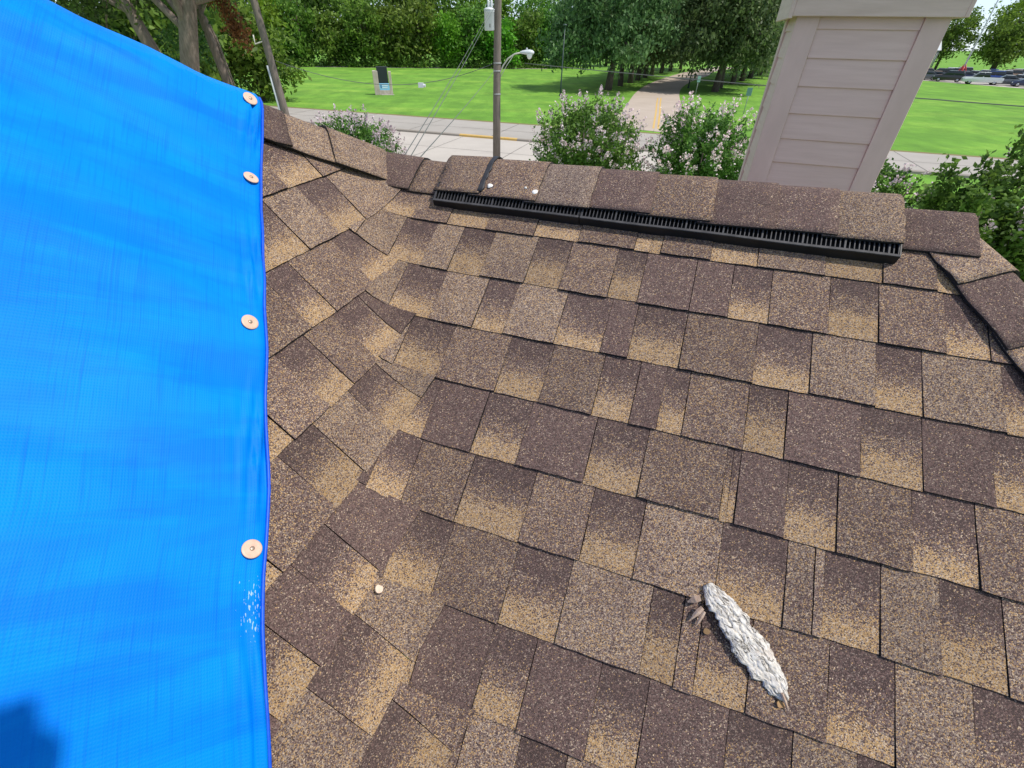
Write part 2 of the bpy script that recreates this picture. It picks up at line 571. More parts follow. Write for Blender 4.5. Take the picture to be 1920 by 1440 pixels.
# ------------------------------------------------------------------ shingles, course by course
ROW1 = {1: [('D', -0.763), ('B', -0.667), ('D', -0.558), ('B', -0.448), ('D', -0.316), ('B', -0.202), ('D', -0.064), ('D', -0.028), ('B', -0.003), ('D', 0.109), ('T', 0.208), ('D', 0.346), ('B', 0.454)],
        2: [('T', -0.818), ('T', -0.779), ('D', -0.679), ('T', -0.583), ('D', -0.505), ('T', -0.417), ('D', -0.301), ('B', -0.213), ('D', -0.098), ('R', -0.03), ('R', 0.083), ('D', 0.164), ('B', 0.244), ('D', 0.359), ('B', 0.449), ('D', 0.565), ('B', 0.636)],
        3: [('T', -0.749), ('D', -0.617), ('T', -0.504), ('D', -0.388), ('T', -0.311), ('D', -0.188), ('R', -0.083), ('D', -0.023), ('B', 0.084), ('D', 0.229), ('T', 0.332), ('D', 0.447), ('T', 0.525), ('D', 0.654)],
        4: [('T', -0.679), ('D', -0.542), ('B', -0.429), ('D', -0.285), ('B', -0.184), ('D', -0.068), ('R', 0.009), ('D', 0.064), ('B', 0.112), ('D', 0.227), ('R', 0.298), ('D', 0.426), ('R', 0.524), ('D', 0.631)],
        5: [('D', -0.61), ('R', -0.411), ('D', -0.294), ('R', -0.193), ('D', -0.052), ('B', 0.053), ('D', 0.202), ('D', 0.214), ('R', 0.227), ('D', 0.311), ('B', 0.393), ('D', 0.508), ('B', 0.601), ('D', 0.69)],
        6: [('R', -0.588), ('D', -0.486), ('B', -0.404), ('D', -0.28), ('B', -0.145), ('D', -0.025), ('T', 0.073), ('D', 0.212), ('T', 0.32), ('T', 0.364), ('D', 0.38), ('T', 0.463), ('D', 0.547), ('T', 0.631), ('D', 0.698)],
        7: [('B', -0.515), ('D', -0.385), ('B', -0.278), ('D', -0.14), ('T', -0.034), ('D', 0.113), ('B', 0.167), ('D', 0.199), ('B', 0.278), ('D', 0.394), ('T', 0.485), ('D', 0.588), ('T', 0.661)],
        8: [('B', -0.423), ('D', -0.339), ('R', -0.268), ('D', -0.144), ('R', -0.063), ('D', 0.053), ('R', 0.132), ('D', 0.258), ('T', 0.35), ('D', 0.438), ('T', 0.535), ('D', 0.616)],
        9: [('D', -0.333), ('T', -0.144), ('D', -0.051), ('T', 0.028), ('D', 0.123), ('R', 0.203), ('D', 0.302), ('B', 0.371), ('D', 0.464), ('T', 0.541)]}
ROW2 = {0: [('B', 0.90), ('D', 1.02), ('T', 1.10)],
        1: [('B', 0.752), ('D', 0.867), ('B', 0.988)], 2: [('D', 0.627), ('T', 0.784), ('D', 0.895), ('T', 1.003)],
        3: [('B', 0.495), ('D', 0.636), ('B', 0.714), ('D', 0.861)], 4: [('D', 0.345), ('B', 0.428), ('D', 0.53), ('B', 0.608), ('D', 0.702), ('R', 0.796)],
        5: [('D', 0.196), ('B', 0.249), ('D', 0.387), ('T', 0.478), ('D', 0.588), ('T', 0.691)], 6: [('R', 0.055), ('D', 0.1), ('R', 0.18), ('D', 0.267), ('R', 0.352)],
        7: [('T', 0.037), ('D', 0.15), ('T', 0.271)]}
# which steep-slope course laps each near-slope course in the woven valley, and the other way round
LAP1 = {1: 2, 2: 2, 3: 3, 4: 4, 5: 5, 6: 5, 7: 6, 8: 7, 9: 8, 10: 9, 11: 10, 12: 11, 13: 11}
LAP2 = {0: 0, 1: 0, 2: 0, 3: 2, 4: 3, 5: 4, 6: 6, 7: 7, 8: 8, 9: 9, 10: 10, 11: 11, 12: 13}
CUTS = [-0.14, -0.09, -0.055, -0.028, 0, 0.028, 0.055, 0.09, 0.14]


def clip(poly, f):
    """keep f(a,b) <= 0"""
    out = []
    for i in range(len(poly)):
        p, q = poly[i], poly[(i + 1) % len(poly)]
        fp, fq = f(*p), f(*q)
        if fp <= 0: out.append(p)
        if (fp < 0 < fq) or (fq < 0 < fp):
            t = fp / (fp - fq)
            out.append((p[0] + (q[0] - p[0]) * t, p[1] + (q[1] - p[1]) * t))
    return out


def area(poly):
    return 0.5 * sum(poly[i][0] * poly[(i + 1) % len(poly)][1] - poly[(i + 1) % len(poly)][0] * poly[i][1] for i in range(len(poly)))


def shingle(side, k, sa, sb, kind, clips):
    conv, s_of, t_of = (ab_from1, s1_of, t1_of) if side == 1 else (ab_from2, s2_of, t2_of)
    tb = (T1 if side == 1 else T2) - EXP * k
    tt = tb + EXP + 0.016
    raised = kind != 'D'
    g = 0.0009 if raised else 0.0003
    sa, sb = sa + g, sb - g
    ext = 0.0 if raised else random.uniform(-0.001, 0.0015)
    pts = []
    nb = max(1, int((sb - sa) / 0.02))
    j = random.uniform(-0.0016, 0.0016)
    for i in range(nb + 1):
        pts.append((sa + (sb - sa) * i / nb, tb + ext + j + random.uniform(-0.0011, 0.0011)))
    for i in (1, 2):
        pts.append((sb + random.uniform(-0.0006, 0.0006), tb + EXP * i / 3))
    pts += [(sb, tt), (sa, tt)]
    for i in (2, 1):
        pts.append((sa + random.uniform(-0.0006, 0.0006), tb + EXP * i / 3))
    poly = [conv(*p) for p in pts]
    for f in clips: poly = clip(poly, f)
    if len(poly) < 3 or abs(area(poly)) < 2e-5: return None
    lo = min(p[0] for p in poly); hi = max(p[0] for p in poly)
    cuts = [x for x in CUTS if lo < x < hi]
    parts = []
    rest = poly
    for x in cuts:
        a = clip(rest, lambda a_, b_, x=x: a_ - x)
        rest = clip(rest, lambda a_, b_, x=x: x - a_)
        if len(a) > 2: parts.append(a)
    parts.append(rest)
    idx, vs, faces = {}, [], []
    for pl in parts:
        f = []
        for p_ in pl:
            key = (round(p_[0], 5), round(p_[1], 5))
            if key not in idx:
                idx[key] = len(vs); vs.append(p_)
            if not f or f[-1] != idx[key]: f.append(idx[key])
        if f and f[0] == f[-1]: f.pop()
        if len(f) > 2: faces.append(f)
    if not faces: return None
    if area([vs[i] for i in faces[0]]) < 0: faces = [f[::-1] for f in faces]
    rise = (0.0057 if raised else 0.0030) + random.uniform(-0.0006, 0.0009) + (0.0012 if side == 2 else 0)
    top, uv = [], []
    curl = random.uniform(0, 0.0014)
    for (a, b) in vs:
        s, t = s_of(a, b), t_of(a, b)
        x = (t - tb) / EXP
        h = rise * (0.45 + 0.55 * min(1, abs(a) / 0.16)) * max(0, 1 - x) + (0.0005 if raised else 0.0) + curl * max(0, 1 - 3.5 * x) * (0.5 + 0.5 * math.sin(37 * s + k))
        top.append(fold(a, b, h))
        uv.append((s - sa, x))
    nv = len(vs)
    bot = [fold(a, b, -0.008) for a, b in vs]
    edges = {}
    for f in faces:
        for i in range(len(f)):
            edges[(f[i], f[(i + 1) % len(f)])] = 1
    F, MI = [tuple(f) for f in faces], [0] * len(faces)
    for (i, j2) in edges:
        if (j2, i) not in edges:
            F.append((j2, i, i + nv, j2 + nv)); MI.append(1)
    o = mobj('shingle', top + bot, F, [SH[kind], M_ASPH], house, midx=MI, uvs=uv + uv)
    return o


def fill(row, s_end, kinds='BTRB'):
    row = list(row)
    s = row[-1][1]
    last = row[-1][0]
    while s < s_end:
        s += random.uniform(0.075, 0.15)
        last = 'D' if last != 'D' else random.choice(kinds)
        row.append((last, round(s, 3)))
    return row


def uhip(v): return UE + (VRIDGE - v) * HR


for k in range(1, 14):
    tb = T1 - EXP * k
    if k in ROW1: row = ROW1[k]
    else:
        b = (tb - V0) / vd.dot(u1)
        row = [('B', U0 + b * vd.dot(c1) - 0.25)]
    row = fill(row, min(uhip(tb), 1.35))
    tA = T2 - EXP * LAP1[k]
    cl_ = [lambda a, b, tA=tA: t2_of(a, b) - tA - 0.006,
           lambda a, b: t1_of(a, b) - VRIDGE + 0.02,
           lambda a, b: s1_of(a, b) - uhip(t1_of(a, b)) + 0.03]
    for i in range(len(row) - 1):
        shingle(1, k, row[i][1], row[i + 1][1], row[i][0], cl_)
for k in range(0, 12):
    tb = T2 - EXP * k
    if k in ROW2: row = list(ROW2[k])
    else: row = fill([('B', W0 + (tb - Z0) * 1.163 - 0.32)], W0 + (tb - Z0) * 1.163 + 0.1)
    row = row + [('T', row[-1][1] + 0.45)]
    first = row[0][1]
    row = [('T', first - 0.14), ('D', first - 0.07)] + row if row[0][0] != 'D' else [('D', first - 0.2), ('B', first - 0.1)] + row
    m_ = LAP2[k]
    cl_ = [lambda a, b, m_=m_: t1_of(a, b) - (T1 - EXP * m_) - 0.005,
           lambda a, b: (t2_of(a, b) - wJ) + HK * (s2_of(a, b) - uJ2) + 0.03,
           lambda a, b: t1_of(a, b) - VRIDGE + 0.045]
    for i in range(len(row) - 1):
        shingle(2, k, row[i][1], row[i + 1][1], row[i][0], cl_)


# ------------------------------------------------------------------ ridge and hip caps
def cap_piece(name, axis0, d, length, eA, eB, wA, wB, kind, raise0=0.010, raise1=0.016, rr=0.014, thick=0.005, mats=None, lip=0.0, wob=0.0012):
    """bent cap shingle; d points to its exposed butt end; eA/eB run down the two slopes"""
    nA, nB = 9, 9
    lat = [-wB + wB * i / nB for i in range(nB)] + [0] + [wA * (i + 1) / nA for i in range(nA)]
    ns = 5
    vs, uv = [], []
    upn = (-(eA + eB)).normalized()
    for layer in (0, 1):
        for i in range(ns + 1):
            f = i / ns
            for a in lat:
                k = math.sqrt(a * a + rr * rr)
                ap, am = (a + k) / 2, (k - a) / 2
                s = (1 + a / k) / 2
                Nn = d.cross(eA * s - eB * (1 - s)).normalized()
                if Nn.z < 0: Nn = -Nn
                h = raise0 + (raise1 - raise0) * f - layer * thick
                edge = max(0, (abs(a) / (wA if a > 0 else wB)) - 0.75) * 4
                h += lip * edge * (0.6 + 0.4 * math.sin(9 * f + axis0.x * 20))
                jit = 1 + wob * 6 * noise.noise(Vector((axis0.x * 9 + f * 3, a * 40, 3.1)))
                pnt = axis0 + d * (length * f + (wob * noise.noise(Vector((a * 60, axis0.x * 31, 1.7))) * 2 if i == ns else 0)) + (eA * ap + eB * am) * jit + Nn * h
                vs.append(pnt); uv.append((length * f, 0.45 + 0.3 * a / wA))
    nl = len(lat)
    tot = nl * (ns + 1)
    F, MI = [], []
    for layer in (0, 1):
        b0 = layer * tot
        for i in range(ns):
            for j in range(nl - 1):
                q = (b0 + i * nl + j, b0 + i * nl + j + 1, b0 + (i + 1) * nl + j + 1, b0 + (i + 1) * nl + j)
                F.append(q if layer else q[::-1]); MI.append(layer)
    ring = [i for i in range(nl)] + [i * nl + nl - 1 for i in range(1, ns + 1)] + [ns * nl + j for j in range(nl - 2, -1, -1)] + [i * nl for i in range(ns - 1, 0, -1)]
    for i in range(len(ring)):
        a, b = ring[i], ring[(i + 1) % len(ring)]
        F.append((a, b, b + tot, a + tot)); MI.append(1)
    o = mobj(name, vs, F, mats or [SH[kind], M_ASPH], house, midx=MI, uvs=uv)
    me = o.data
    me.polygons.foreach_set('use_smooth', [mi == 0 and True for mi in MI])
    return o


OV = 0.035
# left hip, upper over lower, butts towards the ridge
kinds = ['T', 'T', 'R', 'B', 'R', 'T', 'B']
for i, kd_ in enumerate(kinds):
    top_ = J + hip_up * (0.143 * (i + 1) + OV + 0.0)
    cap_piece('hip_cap_shingle', top_, -hip_up, 0.143 + OV, eh2, e3, 0.118, 0.125, kd_, (0.026, 0.013, 0.010)[min(i, 2)], (0.032, 0.021, 0.018)[min(i, 2)], lip=(0.0, 0.004, 0.008, 0, 0, 0, 0)[i])
# level ridge pieces either side of the vent
cap_piece('ridge_cap_shingle', P1p(uJ - OV, VRIDGE), c1, 0.145 + OV, -u1, e3r, 0.120, 0.125, 'R', 0.027, 0.019, lip=0.0)
cap_piece('ridge_cap_shingle', P1p(-0.715, VRIDGE), c1, 0.135, -u1, e3r, 0.122, 0.125, 'B', 0.014, 0.012, lip=0.0)
# caps over the vent
seams = [-0.618, -0.485, -0.330, -0.192, -0.046, 0.092, 0.226, 0.352, 0.476]
for i, kd_ in enumerate(['B', 'B', 'Y', 'R', 'Y', 'R', 'R', 'T']):
    a, b = seams[i], seams[i + 1]
    if kd_ == 'Y' and i == 4: kd_ = 'B'
    cap_piece('ridge_cap_shingle', P1p(a - (0.03 if i else 0), VRIDGE - 0.002), c1, b - a + (0.03 if i else 0), -u1, e3r, 0.129 + 0.003 * ((i * 7) % 3 - 1), 0.128, kd_, 0.036, 0.0415, rr=0.018, wob=0.002)
# right end: last ridge cap, then down the right hip
cap_piece('ridge_cap_shingle', P1p(0.46, VRIDGE), c1, 0.165, -u1, e3r, 0.118, 0.125, 'R', 0.010, 0.0145, lip=0.0)
for i, (t0, ln, kd_) in enumerate([(0.05, 0.11, 'T'), (0.16, 0.155, 'R'), (0.31, 0.145, 'T'), (0.455, 0.145, 'B'), (0.60, 0.145, 'T'), (0.745, 0.145, 'R'), (0.89, 0.145, 'T'), (1.035, 0.145, 'B'), (1.18, 0.145, 'R')]):
    cap_piece('hip_cap_shingle', E_ + hip_dn * (t0 - (OV if i else 0)), hip_dn, ln + (OV if i else 0), ehr1, e4, 0.118, 0.125, kd_, 0.008 if i else 0.003, 0.0165, lip=0.006 if i < 3 else 0.003)

# dark sealant in one seam and white blobs on the caps
M_BLACK_TAR = noisy('roofing tar', (0.008, 0.009, 0.014), (0.03, 0.03, 0.035), 60, 0.55, 0.5, 0.002)
tar = cap_piece('tar_seam', P1p(-0.492, VRIDGE - 0.002), c1, 0.013, -u1, e3r, 0.118, 0.05, 'K', 0.0425, 0.0425, rr=0.018, thick=0.003, mats=[M_BLACK_TAR, M_BLACK_TAR], wob=0.003)
tar['label'] = 'black tar smeared along a cap seam'
M_WHITE_SEAL = noisy('white sealant', (0.72, 0.69, 0.64), (0.80, 0.78, 0.74), 40, 0.6)


def blob(name, u, v, h, r, parent, m, seed):
    rings, n = 4, 14
    vs, fs = [], []
    for i in range(rings + 1):
        f = i / rings
        for k in range(n):
            a = 2 * math.pi * k / n
            rr = r * f * (1 + 0.35 * noise.noise(Vector((math.cos(a) * 1.4 + seed, math.sin(a) * 1.4, seed * 3.0))))
            vs.append(P1p(u + rr * math.cos(a), v + rr * 0.9 * math.sin(a), h + 0.0018 * (1 - f * f) - (0.0015 if i == rings else 0)))
    for i in range(rings):
        for k in range(n):
            k2 = (k + 1) % n
            fs.append((i * n + k, i * n + k2, (i + 1) * n + k2, (i + 1) * n + k)[::-1])
    return mobj(name, vs, fs, m, parent, True)


blob('sealant_blob', -0.463, 1.402, 0.0412, 0.0075, house, M_WHITE_SEAL, 1.0)
blob('sealant_blob', -0.338, 1.397, 0.0412, 0.0085, house, M_WHITE_SEAL, 4.0)
blob('sealant_blob', -0.366, 1.407, 0.0412, 0.0035, house, M_WHITE_SEAL, 7.0)

# ridge vent: two lengths of black louvred plastic under the caps
M_VENT = noisy('black vent plastic', (0.005, 0.005, 0.006), (0.010, 0.010, 0.012), 30, 0.5)
M_VENT_DUST = noisy('dusty black plastic', (0.022, 0.022, 0.025), (0.065, 0.062, 0.064), 45, 0.6)
for (ua, ub) in ((-0.612, -0.213), (-0.209, 0.474)):
    vent = empty('ridge_vent')
    vent.parent = house

    def vstrip(name, prof, m, u_a=ua, u_b=ub):
        n = 14
        vs, fs = [], []
        for i in range(n + 1):
            uu = u_a + (u_b - u_a) * i / n
            sag = 0.0022 * noise.noise(Vector((uu * 5, 0.3, 0)))
            for (v, h) in prof: vs.append(P1p(uu, v + sag, h))
        k = len(prof)
        for i in range(n):
            for j in range(k):
                j2 = (j + 1) % k
                fs.append((i * k + j, i * k + j2, (i + 1) * k + j2, (i + 1) * k + j))
        fs += [tuple(range(k))[::-1], tuple(n * k + j for j in range(k))]
        return mobj(name, vs, fs, m, vent)
    vstrip('front_flange', [(1.3405, -0.004), (1.3440, -0.004), (1.3468, 0.0262), (1.3440, 0.0272)], M_VENT)
    vstrip('lip', [(1.3420, 0.0272), (1.3485, 0.0262), (1.3490, 0.0285), (1.3425, 0.0296)], M_VENT_DUST)
    vstrip('core', [(1.352, 0.001), (1.49, 0.001), (1.49, 0.020), (1.380, 0.0165), (1.352, 0.012)], M_VENT)
    lv = MB()
    nlv = int((ub - ua) / 0.0092)
    for i in range(nlv + 1):
        uu = ua + 0.003 + (ub - ua - 0.006) * i / nlv
        w = 0.0010 if i % 9 else 0.0018
        hh = 0.0 if i % 9 else 0.003
        vv = [P1p(uu - w, 1.348, 0.0235), P1p(uu + w, 1.348, 0.0235), P1p(uu + w, 1.348, 0.0275 + hh * 0.4), P1p(uu - w, 1.348, 0.0275 + hh * 0.4),
              P1p(uu - w, 1.392, 0.0300), P1p(uu + w, 1.392, 0.0300), P1p(uu + w, 1.392, 0.0345 + hh), P1p(uu - w, 1.392, 0.0345 + hh)]
        lv.add(vv, [(0, 3, 2, 1), (4, 5, 6, 7), (0, 1, 5, 4), (1, 2, 6, 5), (2, 3, 7, 6), (3, 0, 4, 7)])
    lvo = lv.build('louvre_bars', M_VENT_DUST, vent)
    lvo['kind'] = 'stuff'
    vstrip('top_rail', [(1.388, 0.030), (1.40, 0.031), (1.40, 0.036), (1.388, 0.0355)], M_VENT)
    for uu in (ua, ub):
        e_ = MB()
        e_.add([P1p(uu + s, v, h) for s in (-0.0012, 0.0012) for (v, h) in ((1.342, 0.0), (1.45, 0.0), (1.45, 0.036), (1.39, 0.034), (1.345, 0.0285))],
               [(0, 1, 2, 3, 4), (9, 8, 7, 6, 5), (0, 4, 9, 5), (4, 3, 8, 9), (3, 2, 7, 8)])
        e_.build('end_plate', M_VENT, vent)

# ------------------------------------------------------------------ blue tarp
M_TARP = mat('blue woven tarp', (0.0, 0.17, 0.80), 0.5, spec=0.06)
N = NT(M_TARP)
uvn = N.uv()
su = N.n('ShaderNodeSeparateXYZ'); N.l(uvn, su.inputs[0])
th1 = N.n('ShaderNodeTexWave', i_Scale=95.0, i_Distortion=1.2, i_Detail=1.0); th1.bands_direction = 'X'
th2 = N.n('ShaderNodeTexWave', i_Scale=95.0, i_Distortion=1.2, i_Detail=1.0); th2.bands_direction = 'Y'
N.l(uvn, th1.inputs['Vector']); N.l(uvn, th2.inputs['Vector'])
weave = N.math('MULTIPLY', th1.outputs['Fac'], th2.outputs['Fac'])
streak = N.noise(N.scale(uvn, (260, 9, 1)), 1.0, 3, 0.6)
streak2 = N.noise(N.scale(uvn, (7, 180, 1)), 1.0, 3, 0.6)
cb = N.mix(N.ramp(N.noise(uvn, 9.0, 3), [(0.3, (0, 0, 0)), (0.7, (1, 1, 1))]), (0.0, 0.190, 0.66), (0.0, 0.228, 0.74))
band = N.noise(N.scale(uvn, (2.2, 17, 1)), 1.0, 4, 0.6, dist=0.4)
cb = N.mix(N.ramp(band, [(0.42, (0.42, 0.42, 0.42)), (0.58, (0, 0, 0))]), cb, (0.0, 0.105, 0.56))  # uneven sheen over the wrinkles, painted into the colour as darker blue bands
cb = N.mix(N.math('MULTIPLY', N.ramp(streak, [(0.52, (0, 0, 0)), (0.76, (1, 1, 1))]), 0.5), cb, (0.0, 0.10, 0.56))
cb = N.mix(N.math('MULTIPLY', N.ramp(streak2, [(0.62, (0, 0, 0)), (0.8, (1, 1, 1))]), 0.16), cb, (0.0, 0.23, 0.74))
cb = N.mix(N.math('MULTIPLY', weave, 0.12), cb, (0.0, 0.11, 0.62))
# worn film: pale threads rubbed bare near the lower pin
cx, cy = 0.016, 0.688
dx = N.math('MULTIPLY', N.math('SUBTRACT', su.outputs['X'], cx), 42.0)
dy = N.math('MULTIPLY', N.math('SUBTRACT', su.outputs['Y'], cy), 30.0)
rad = N.math('ADD', N.math('MULTIPLY', dx, dx), N.math('MULTIPLY', dy, dy))
dash = N.noise(N.scale(uvn, (520, 150, 1)), 1.0, 1, 0.5)
worn = N.math('GREATER_THAN', N.math('SUBTRACT', dash, N.math('MULTIPLY', rad, 0.13)), 0.60)
fleck = N.math('GREATER_THAN', N.noise(N.scale(uvn, (150, 150, 1)), 1.0, 1), 0.86)
worn = N.math('MAXIMUM', worn, fleck)
cb = N.mix(N.math('MULTIPLY', worn, 0.7), cb, (0.42, 0.56, 0.60))
N.color(cb)
hb_ = N.math('ADD', N.math('MULTIPLY', weave, 0.5), N.math('MULTIPLY', streak, 0.7))
N.bump(N.math('ADD', hb_, N.math('MULTIPLY', streak2, 0.5)), 0.22, 0.0014)

EDGE = [(-0.4, -0.85), (0.0, -0.46), (0.30, -0.175), (0.46, -0.02), (0.537, 0.053), (0.604, 0.112), (0.664, 0.168), (0.72, 0.228), (0.761, 0.277), (0.80, 0.322), (0.855, 0.376), (0.93, 0.449), (0.997, 0.519), (1.06, 0.577),
        (1.12, 0.637), (1.21, 0.725), (1.305, 0.818), (1.40, 0.915), (1.512, 1.027), (1.60, 1.115), (1.75, 1.26), (2.1, 1.6)]


def uedge(w):
    for (w0, a0), (w1, a1) in zip(EDGE, EDGE[1:]):
        if w <= w1: return a0 + (a1 - a0) * (w - w0) / (w1 - w0)
    return EDGE[-1][1]


PINS = [(0.984, 1.501), (0.807, 1.315), (0.548, 1.061), (0.247, 0.762), (-0.06, 0.45)]
rows = [-0.25 + 2.25 * i / 260 for i in range(261)]
cols = [0, 0.002, 0.005, 0.010, 0.016, 0.023, 0.030, 0.038, 0.047, 0.057, 0.068, 0.08] + [0.08 + 2.1 * (i / 46) ** 1.35 for i in range(1, 47)]
td = Vector((-0.700, 0.714))


def tarp_pt(s, t):
    u, w = uedge(s) + td.x * t, s + td.y * t
    near = 9
    for (pu, pw) in PINS: near = min(near, math.hypot(u - pu, w - pw))
    free = 1 - math.exp(-(near / 0.055) ** 2)
    h = 0.0225
    h += free * 0.0105 * noise.noise(Vector((t * 1.5 + 4, s * 7.5 - t * 2.2, 0.3)))
    h += free * 0.0040 * noise.noise(Vector((t * 3.0, s * 21.0 - t * 5.0, 5.3)))
    # puckers that run along the edge between pins
    pk = math.exp(-((t - 0.022) / 0.020) ** 2)
    seg = 0.5 + 0.5 * math.sin(23.0 * s + 1.0)
    h += pk * free * seg * 0.0105 * math.sin(t * 310 + 3 * math.sin(s * 14) + 5 * s)
    # fine upright ripples low on the sheet
    low = max(0, min(1, (0.80 - w) / 0.25))
    h += low * math.exp(-(t / 0.24) ** 2) * 0.0013 * math.sin(t * 205 + 2 * noise.noise(Vector((t * 12, s * 6, 1))))
    # a crease near the top and a step over a lapped ridge cap
    h += 0.006 * math.exp(-((s - 1.46 + 0.18 * t) / 0.008) ** 2) * min(1, t * 8)
    h -= max(0, 1 - t / 0.008) * 0.009
    d = ((w - wJ) + HK * (u - uJ2)) / math.hypot(1, HK)
    h += 0.015 * math.exp(-(d / 0.13) ** 2)
    if d > -0.3: h += 0.010 * math.exp(-(d / 0.12) ** 2) * (noise.noise(Vector((u * 7, w * 7, 2))) + 1.2 * math.exp(-((u - 0.60) / 0.10) ** 2))
    if d < -0.4:
        return P2p(u, w, h)
    r = 0.035
    foot = P2p(u - nh2.x * d, w - nh2.y * d)
    k = math.sqrt(d * d + r * r)
    ap, am = (d + k) / 2, (k - d) / 2
    f = (1 + d / k) / 2
    return foot + e3 * ap + eh2 * am + (n3 * f + n2 * (1 - f)).normalized() * h


tv, tuv = [], []
for s in rows:
    for t in cols:
        tv.append(tarp_pt(s, t)); tuv.append((t, s))
nc = len(cols)
tf = [(i * nc + j, (i + 1) * nc + j, (i + 1) * nc + j + 1, i * nc + j + 1) for i in range(len(rows) - 1) for j in range(nc - 1)]
tarp = tag(mobj('tarp', tv, tf, M_TARP, None, True, uvs=tuv), 'bright blue woven tarp pinned over the left roof slope', 'tarp')
if tarp.data.polygons[0].normal.dot(n2) < 0: tarp.data.flip_normals()
# rolled hem
hm = MB()
hp = [tarp_pt(s, 0.001) + n2 * 0.003 for s in rows[::2]]
hm.tube(hp, 0.0032, 8)
M_HEM = noisy('blue hem', (0.0, 0.06, 0.50), (0.0, 0.10, 0.62), 120, 0.5)
hm.build('hem', M_HEM, tarp, True)

M_PIN = noisy('pale tin cap', (0.56, 0.36, 0.26), (0.66, 0.46, 0.35), 60, 0.5, spec=0.3)
M_PINC = mat('nail head', (0.40, 0.30, 0.22), 0.4, 0.6)
def on_tarp(u, w):
    """the point of the finished sheet that covers this spot of the slope"""
    d_ = (P2p(u, w) - O).normalized()
    seen = [v.co for v in tarp.data.vertices if v.normal.dot((O - v.co).normalized()) > 0.30]
    return max(seen, key=lambda v: (v - O).normalized().dot(d_)).copy()


PLAB = ['pale round nail cap pinning the tarp corner nearest the lawn', 'pale round nail cap on the tarp edge, second from the lawn', 'pale round nail cap halfway down the tarp edge', 'pale round nail cap lowest on the tarp edge, above rubbed white threads']
for i, (u, w) in enumerate(PINS[:4]):
    q = n2.to_track_quat('Z', 'Y')
    t = ((w - 0) - 0)
    pin = empty('cap_nail', P2p(u, w, 0.0165))
    pl_ = on_tarp(u, w)
    pl_ = pl_ + n2 * 0.0012 + (O - pl_) * 0.0015
    tilt = Matrix.Rotation(R((6, -5, 4, -7)[i]), 4, 'X') @ Matrix.Rotation(R((-4, 6, 3, 8)[i]), 4, 'Y')
    pin.matrix_world = Matrix.Translation(pl_) @ q.to_matrix().to_4x4() @ tilt @ Matrix.Scale(0.86, 4)
    tag(pin, PLAB[i], 'nail cap', 'nail caps along the tarp edge')
    MB().lathe([(0.0155, -0.001), (0.0172, 0.0), (0.0175, 0.0012), (0.0165, 0.0022), (0.012, 0.0017), (0.007, 0.0019), (0.0048, 0.0026)], 28).build('washer', M_PIN, pin, True)
    MB().lathe([(0.0042, 0.0022), (0.0042, 0.0036), (0.0030, 0.0044), (0.0008, 0.0046)], 14).build('nail_head', M_PINC, pin, True)

# ------------------------------------------------------------------ bark and flakes on the roof
M_BARK = mat('weathered bark', (0.6, 0.57, 0.52), 0.9, spec=0.2)
N = NT(M_BARK)
at = N.n('ShaderNodeAttribute', attribute_name='cleft')
ob = N.obj()
ub_ = N.uv()
c = N.mix(N.ramp(N.noise(ob, 130, 4, 0.7), [(0.35, (0, 0, 0)), (0.7, (1, 1, 1))]), (0.56, 0.515, 0.455), (0.80, 0.755, 0.685))
c = N.mix(N.math('MULTIPLY', N.ramp(N.noise(ob, 40, 2), [(0.55, (0, 0, 0)), (0.7, (1, 1, 1))]), 0.45), c, (0.50, 0.40, 0.33))
cr1 = N.math('ABSOLUTE', N.math('SUBTRACT', N.noise(N.scale(ub_, (20, 105, 1)), 1.0, 4, 0.62, dist=0.7), 0.5))
cr2 = N.math('ABSOLUTE', N.math('SUBTRACT', N.noise(N.scale(ub_, (55, 210, 1)), 1.0, 3, 0.6, dist=0.8), 0.5))
ck = N.ramp(cr1, [(0.007, (0.9, 0.9, 0.9)), (0.024, (0, 0, 0))])
ck2 = N.ramp(cr2, [(0.003, (0.40, 0.40, 0.40)), (0.014, (0, 0, 0))])
c = N.mix(ck2, c, (0.20, 0.18, 0.155))
c = N.mix(ck, c, (0.060, 0.050, 0.042))
c = N.mix(N.math('MULTIPLY', at.outputs['Fac'], 0.25), c, (0.12, 0.10, 0.085))
N.color(c)
N.bump(N.math('SUBTRACT', N.noise(N.scale(ub_, (60, 210, 1)), 1.0, 4, 0.7), N.math('MULTIPLY', ck, 1.5)), 0.45, 0.002)
ba, bb = Vector((0.196, 0.602)), Vector((0.335, 0.470))
bl = (bb - ba).length
bd = (bb - ba) / bl
bn = Vector((-bd.y, bd.x))                      # towards upslope-right
UPW = [(0, 0.004), (0.05, 0.010), (0.12, 0.012), (0.2, 0.016), (0.3, 0.017), (0.38, 0.020), (0.42, 0.014), (0.5, 0.018), (0.6, 0.021), (0.7, 0.018), (0.8, 0.016), (0.9, 0.013), (0.96, 0.006), (1, 0.002)]
LOW = [(0, -0.005), (0.06, -0.010), (0.15, -0.017), (0.22, -0.013), (0.35, -0.018), (0.45, -0.017), (0.55, -0.022), (0.63, -0.020), (0.66, -0.016), (0.76, -0.020), (0.80, -0.012), (0.9, -0.013), (0.97, -0.007), (1, -0.004)]


def interp(L, x):
    for (a, b), (c_, d_) in zip(L, L[1:]):
        if x <= c_: return b + (d_ - b) * (x - a) / (c_ - a)
    return L[-1][1]


